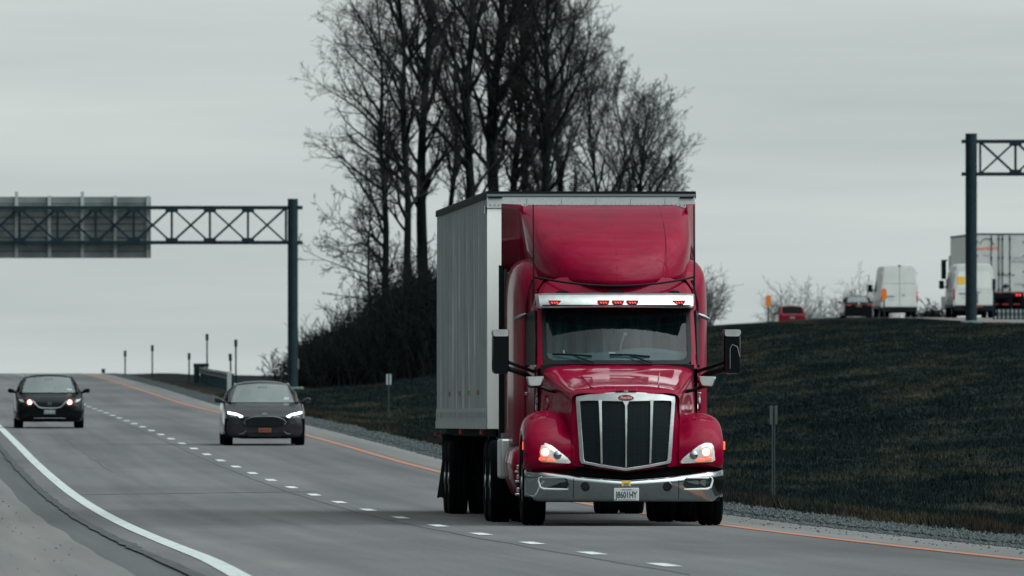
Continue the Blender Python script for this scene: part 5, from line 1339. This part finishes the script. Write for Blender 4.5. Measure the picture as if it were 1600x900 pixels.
# ------------------------------------------------------------------ vans (rear at Y=0, nose away)
def van(name, label, W_, H, L, win=False, kind=0):
    root = empty(name); tag(root, label, 'van', GF); w = W_ / 2
    def ring(Y, k, top, zb=.55):
        half = [(0, zb), (w * .96 * k, zb), (w * k, zb + .12), (w * k, 1.15), (w * .985 * k, 1.45), (w * .93 * k, top * .72), (w * .86 * k, top - .18), (w * .78 * k, top - .05), (w * .6 * k, top), (0, top + .01)]
        return [(x, Y, z) for x, z in half] + [(-x, Y, z) for x, z in half[-2:0:-1]]
    R = [ring(0, .985, H - .02), ring(.05, 1, H), ring(L - 1.9, 1, H), ring(L - 1.5, .99, H - .06), ring(L - .95, .97, 1.45), ring(L - .15, .93, 1.15), ring(L, .8, .95)]
    mb = MB(); mb.grid([r + [r[0]] for r in R]); mb.poly(R[0]); mb.poly(R[-1]); body = mb.build('body', 'vanwhite', root, smooth=40)
    # rear doors: outlines, seam, handles
    for sx in (-1, 1):
        q = [(.012, .62), (w * .90, .62), (w * .91, 1.15), (w * .89, 1.45), (w * .84, H * .72), (w * .78, H - .22), (w * .70, H - .12), (.012, H - .10)]
        d = prismf(root, 'rear_door', 'vanwhite', q if sx > 0 else mx_(q), -.02, .02, bevel=.006)
        if kind == 0:
            prismf(d, 'door_crease', 'inkgrey', [(sx * .03, H * .655), (sx * w * .84, H * .655), (sx * w * .84, H * .655 + .02), (sx * .03, H * .655 + .02)], -.024, .01)
        else:
            q = [(.10, 1.42), (w * .80, 1.42), (w * .76, H * .80), (w * .70, H - .38), (.10, H - .38)]
            prismf(d, 'window_blank', 'white', q if sx > 0 else mx_(q), -.028, .01, bevel=.01)
        mb = MB()
        for z in (.9, 1.6, H - .4): mb.box(min(sx * w * .90, sx * w * .96), max(sx * w * .90, sx * w * .96), -.03, .03, z - .05, z + .05)
        mb.build('hinge', 'vanwhite', d)
        q = [(w * .91, .86), (w * .985, .88), (w * .985, 1.42), (w * .92, 1.40)]
        tl = prismf(root, 'tail_light', 'redlens', q if sx > 0 else mx_(q), -.035, .08, bevel=.01)
        if kind == 0:
            q = [(w * .92, 1.20), (w * .98, 1.20), (w * .98, 1.34), (w * .93, 1.34)]
            prismf(tl, 'lit_lamp', 'redlamp', q if sx > 0 else mx_(q), -.045, .02)
    mb = MB(); mb.box(-.003 * 2, .006, -.024, -.018, .62, H - .12); mb.build('door_gap', 'inkgrey', root)
    mb = MB(); mb.box(-w * .93, w * .93, -.10, .12, .34, .60); mb.box(-w * .5, w * .5, -.16, -.06, .48, .60); mb.build('rear_bumper', 'black', root, bevel=.02)
    mb = MB(); mb.box(-.09, .09, -.035, -.0, H - .05, H + .02); mb.build('high_brake_light', 'redlens', root, bevel=.01)
    mb = MB(); mb.box(-w * .72, -w * .28, -.03, -.02, 1.12, 1.20); mb.box(-.06 + .2, .10 + .2, -.035, -.02, 1.20, 1.26); mb.build('door_handle', 'inkgrey', root)
    mb = MB(); mb.box(-w * .62, -w * .30, -.028, -.02, .92, 1.05); pl = mb.build('licence_plate', 'plate', root)
    for sx in (-1, 1):
        mb = MB(); mb.box(min(sx * (w * .98), sx * (w + .22)), max(sx * (w * .98), sx * (w + .22)), L - 1.55, L - 1.45, 1.48, 1.55); mb.box(min(sx * (w + .10), sx * (w + .34)), max(sx * (w + .10), sx * (w + .34)), L - 1.62, L - 1.45, 1.42, 1.82)
        mb.build('wing_mirror', 'black', root, bevel=.03)
        mb = MB(); mb.prism([(sx * w * .99, L - 2.5, 1.4), (sx * w * .975, L - 1.4, 1.4), (sx * w * .93, L - 1.75, 2.0), (sx * w * .93, L - 2.5, 2.0)], (sx * .012, 0, 0)); mb.build('side_window', 'glass_dark', root)
        mb = MB(); mb.box(min(sx * w * .995, sx * (w + .02)), max(sx * w * .995, sx * (w + .02)), .4, L - .9, .52, .66); mb.build('side_moulding', 'black', root)
    for y in (1.15, L - 1.0):
        for sx in (-1, 1):
            wheel(root, sx * (w - .14), y, .36, .24, sx, tyre_n=28)
            if kind == 0 and y < 2: wheel(root, sx * (w - .42), y, .36, .22, sx, tyre_n=28)
    mb = MB(); mb.box(-w * .8, w * .8, .3, L - .5, .30, .56); mb.build('underbody', 'under', root)
    return root
v1 = van('van', 'tall white van with lit tail lamps driving away, seen from behind', 2.0, 2.82, 5.9)
v1.location = (xs(1405.5, 728), 728, 2.83); v1.rotation_euler = (0, 0, TH + .01)
mb = MB(); mb.tube([(-1.30, 4.3, 1.9), (-1.28, 4.35, 2.35)], .02, 6); mb.build('mirror_stalk', 'black', v1)
v2 = van('van', 'white van with a yellow sticker behind the right gantry post', 2.02, 2.60, 5.9, kind=1)
v2.location = (xs(1522, 655), 655, 2.56); v2.rotation_euler = (0, 0, TH + .0)
prismf(v2, 'door_sticker', 'yellow', [(-.80, 1.62), (-.45, 1.62), (-.45, 1.98), (-.80, 1.98)], -.040, .008)
prismf(v2, 'licence_plate', 'plate_orange', [(.10, .50), (.42, .50), (.42, .62), (.10, .62)], -.165, .01)
# sliding-door seams on the side we see
mb = MB(); w = 1.01
for y in (1.6, 3.1): mb.box(-w - .012, -w + .03, y, y + .03, .7, 2.2)
mb.box(-w - .012, -w + .03, .5, 3.1, 1.30, 1.33); mb.build('side_seam', 'inkgrey', v2)

# ------------------------------------------------------------------ lorry with a white trailer, driving away
lt = empty('semi_truck', (xs(1563.5, 690), 690, 2.84), rz=TH); tag(lt, 'white box trailer truck driving away at the right edge with orange lettering', 'semi truck')
mb = MB(); mb.box(-1.29, 1.29, .03, 16.1, 1.15, 4.08); tb = mb.build('trailer', 'lorrywhite', lt)
mb = MB(); prof = []; y = .1
while y < 16: prof += [(y, 0), (y + .03, .014), (y + .10, .014), (y + .13, 0)]; y += .6
mb.grid([[(-1.295 - d_, y_, z) for y_, d_ in prof] for z in (1.25, 4.0)]); mb.build('side_wall', 'beige', tb, smooth=0)  # skin paler than the rear doors, its colour offsetting the side's shade
mb = MB(); mb.box(-1.31, 1.31, -.03, 16.1, 4.08, 4.14); mb.build('top_rail', 'steel', tb)
for sx in (-1, 1):
    mb = MB(); mb.box(min(sx * .015, sx * 1.22), max(sx * .015, sx * 1.22), -.01, .03, 1.2, 4.06); dr = mb.build('rear_door', 'lorrywhite', tb, bevel=.008)
    mb = MB()
    for x in (.10, .47): mb.tube([(sx * x - .0, -.04, 1.16), (sx * x, -.04, 4.06)], .022, 8)
    for x in (.10, .47):
        for z in (1.3, 2.1, 2.9, 3.85): mb.box(sx * x - .045, sx * x + .045, -.06, -.012, z - .05, z + .05)
    mb.build('lock_rod', 'steel', dr)
    mb = MB()
    for z in (1.5, 2.2, 3.0, 3.7): mb.box(min(sx * 1.12, sx * 1.28), max(sx * 1.12, sx * 1.28), -.03, .0, z - .04, z + .04)
    mb.build('hinge', 'inkgrey', dr)
    mb = MB(); mb.box(min(sx * 1.22, sx * 1.29), max(sx * 1.22, sx * 1.29), -.015, .03, 1.15, 4.08); mb.build('corner_post', 'lorrywhite', tb)
    for x in (.82, .98):
        mb = MB(); mb.disc_y((sx * x, -.06, 1.02), .06, .05, 12); mb.build('tail_light', 'redlamp', tb)
    for yy in (1.3, 2.55, 9.5, 10.8, 14.6): wheel(lt, sx * 1.08, yy, .5, .5, sx, tyre_n=24)
mb = MB(); mb.box(-1.2, 1.2, -.02, .1, .88, 1.14); mb.box(-1.15, 1.15, -.04, .08, .50, .60); mb.box(-.6, -.5, -.02, .06, .6, .9); mb.box(.5, .6, -.02, .06, .6, .9); mb.box(-1.0, 1.0, .2, 15, .85, 1.15); mb.build('rear_guard', 'under', lt)
mb = MB()
for x in (-1.0, -.45, .1, .65): mb.box(x, x + .3, -.045, -.041, .525, .575)
for x in (-.9, -.2, .5): mb.box(x, x + .35, -.026, -.021, 1.10, 1.135)
mb.build('reflective_tape', 'redlens', lt)
text_mesh('sunkart', 'trailer_lettering', .27, 'orange_ink', tb, (-.66, -.015, 3.38), sx=1.3, off=.006)
mb = MB(); mb.tube([(-1.06 + .36 * math.cos(a) + .36, -.016, 3.46 + .42 * math.sin(a)) for a in np.linspace(.2, 2.9, 14)], [.03] * 14, 6); mb.tube([(-.70 + .25 * math.cos(a), -.016, 3.30 + .30 * math.sin(a)) for a in np.linspace(4.0, 5.6, 8)], .012, 5); mb.build('logo_arc', 'inkgrey', tb)
text_mesh('SAFETY\nLINE FIRST', 'door_lettering', .17, 'inkgrey', tb, (.86, -.015, 2.78), sx=.9)
text_mesh('sunkart.ca', 'web_lettering', .20, 'ink', tb, (.30, -.045, 2.05), sx=1.0)
text_mesh('53018', 'unit_number', .18, 'inkgrey', tb, (.92, -.015, 1.55), sx=1)
mb = MB(); mb.box(.12, .42, -.075, -.05, 1.42, 1.52); mb.box(.20, .30, -.08, -.05, 1.36, 1.58); mb.build('door_latch', 'steel', tb)
mb = MB(); mb.box(-1.15, 1.15, 16.9, 19.2, .9, 3.2); mb.box(-1.2, 1.2, 19.2, 20.6, .9, 2.0); mb.build('cab', 'lorrywhite', lt, bevel=.08)
for sx in (-1, 1):
    mb = MB(); mb.box(min(sx * 1.2, sx * 1.55), max(sx * 1.2, sx * 1.55), 18.9, 19.0, 2.9, 2.96); mb.box(min(sx * 1.30, sx * 1.55), max(sx * 1.30, sx * 1.55), 18.8, 19.0, 1.95, 2.95); mb.build('mirror', 'black', lt, bevel=.03)
    mb = MB(); mb.box(min(sx * 1.0, sx * 1.42), max(sx * 1.0, sx * 1.42), 18.4, 20.8, .35, 1.05); mb.build('cab_step', 'lorrywhite', lt, bevel=.05)
    wheel(lt, sx * 1.1, 19.8, .5, .3, sx, tyre_n=24); wheel(lt, sx * 1.08, 16.6, .5, .5, sx, tyre_n=24)
# ------------------------------------------------------------------ sky, sun, camera
SUN_EL, SUN_AZ = math.radians(50), math.radians(116)
w = bpy.data.worlds.new('World'); sc.world = w; w.use_nodes = True; nt = w.node_tree
for n in list(nt.nodes): nt.nodes.remove(n)
out = nt.nodes.new('ShaderNodeOutputWorld')
sky = nt.nodes.new('ShaderNodeTexSky'); sky.sky_type = 'NISHITA'; sky.sun_disc = False; sky.sun_elevation = SUN_EL; sky.sun_rotation = SUN_AZ
bgs = nt.nodes.new('ShaderNodeBackground'); bgs.inputs[1].default_value = .08; nt.links.new(sky.outputs[0], bgs.inputs[0])
v = N(nt, 'ShaderNodeTexCoord').outputs['Generated']
# cloud deck: broad soft masses overhead, fine level streaks low down
sp = N(nt, 'ShaderNodeSeparateXYZ'); nt.links.new(v, sp.inputs[0])
low = noisen(nt, v, 1, (7, 7, 95), 5, .55)
c_low = ramp(nt, low, [(.34, (.475, .538, .537)), (.50, (.56, .622, .612)), (.66, (.66, .712, .695))])
hi = noisen(nt, v, 1, (2.6, 2.6, 8.0), 6, .6)
c_hi = ramp(nt, hi, [(.30, (.30, .345, .36)), (.5, (.54, .60, .61)), (.70, (.92, .97, .97))])
dirv = Vector((math.sin(SUN_AZ) * math.cos(SUN_EL), math.cos(SUN_AZ) * math.cos(SUN_EL), math.sin(SUN_EL)))
# the cloud is thinner, so brighter, round the hidden sun
dp = nt.nodes.new('ShaderNodeVectorMath'); dp.operation = 'DOT_PRODUCT'; nt.links.new(v, dp.inputs[0]); dp.inputs[1].default_value = dirv
thin = ramp(nt, mathn(nt, 'ADD', mathn(nt, 'MULTIPLY', dp.outputs['Value'], .5), .5), [(0, (.045, .045, .045)), (.45, (.065, .065, .065)), (.68, (.13, .13, .13)), (.84, (.36, .36, .36)), (.97, (1, 1, 1))])
c_hi = mixc(nt, 1.0, c_hi, mixc(nt, thin, (.0, .0, .0), (6.0, 5.95, 5.9)), 'MULTIPLY')
az = ramp(nt, mathn(nt, 'ADD', mathn(nt, 'MULTIPLY', sp.outputs[1], .5), .5), [(.45, (.42, .42, .42)), (.80, (1, 1, 1))])
c_low = mixc(nt, 1.0, c_low, az, 'MULTIPLY')
up = mathn(nt, 'MULTIPLY', mathn(nt, 'SUBTRACT', sp.outputs[2], .03), 9.0, True)
c = mixc(nt, up, c_low, c_hi)
# slightly darker above, lighter toward the horizon
gr = mathn(nt, 'MULTIPLY', sp.outputs[2], 26.0, True)
c = mixc(nt, gr, c, mixc(nt, 1.0, c, (.95, .96, .965), 'MULTIPLY'))
bgc = nt.nodes.new('ShaderNodeBackground'); nt.links.new(c, bgc.inputs[0]); bgc.inputs[1].default_value = 1.0
mx = nt.nodes.new('ShaderNodeMixShader'); mx.inputs[0].default_value = .94
nt.links.new(bgs.outputs[0], mx.inputs[1]); nt.links.new(bgc.outputs[0], mx.inputs[2]); nt.links.new(mx.outputs[0], out.inputs[0])
sd = bpy.data.lights.new('sun', 'SUN'); sd.energy = .7; sd.angle = math.radians(72); sd.color = (1, .97, .93)
so = bpy.data.objects.new('sun', sd); col.objects.link(so)
# sky's sun_rotation is measured from +Y towards +X
dirv = Vector((math.sin(SUN_AZ) * math.cos(SUN_EL), math.cos(SUN_AZ) * math.cos(SUN_EL), math.sin(SUN_EL)))
so.rotation_euler = dirv.to_track_quat('Z', 'Y').to_euler(); so.location = (0, 0, 60)

cd = bpy.data.cameras.new('camera'); cam = bpy.data.objects.new('camera', cd); col.objects.link(cam); sc.camera = cam
cd.sensor_width = 36; cd.lens = 21300 / 1600 * 36; cd.clip_start = 1; cd.clip_end = 9000
cam.location = (0, 0, 0); cam.rotation_euler = (math.pi / 2 + 130 / 21300, 0, 0)
cd.dof.use_dof = True; cd.dof.focus_distance = 172; cd.dof.aperture_fstop = 11.5
vs = sc.view_settings; vs.view_transform = 'Standard'; vs.look = 'None'; vs.exposure = 0; vs.gamma = 1; vs.use_curve_mapping = False
sc.cycles.max_bounces = 8; sc.cycles.transparent_max_bounces = 12
sc.cycles.use_denoising = True
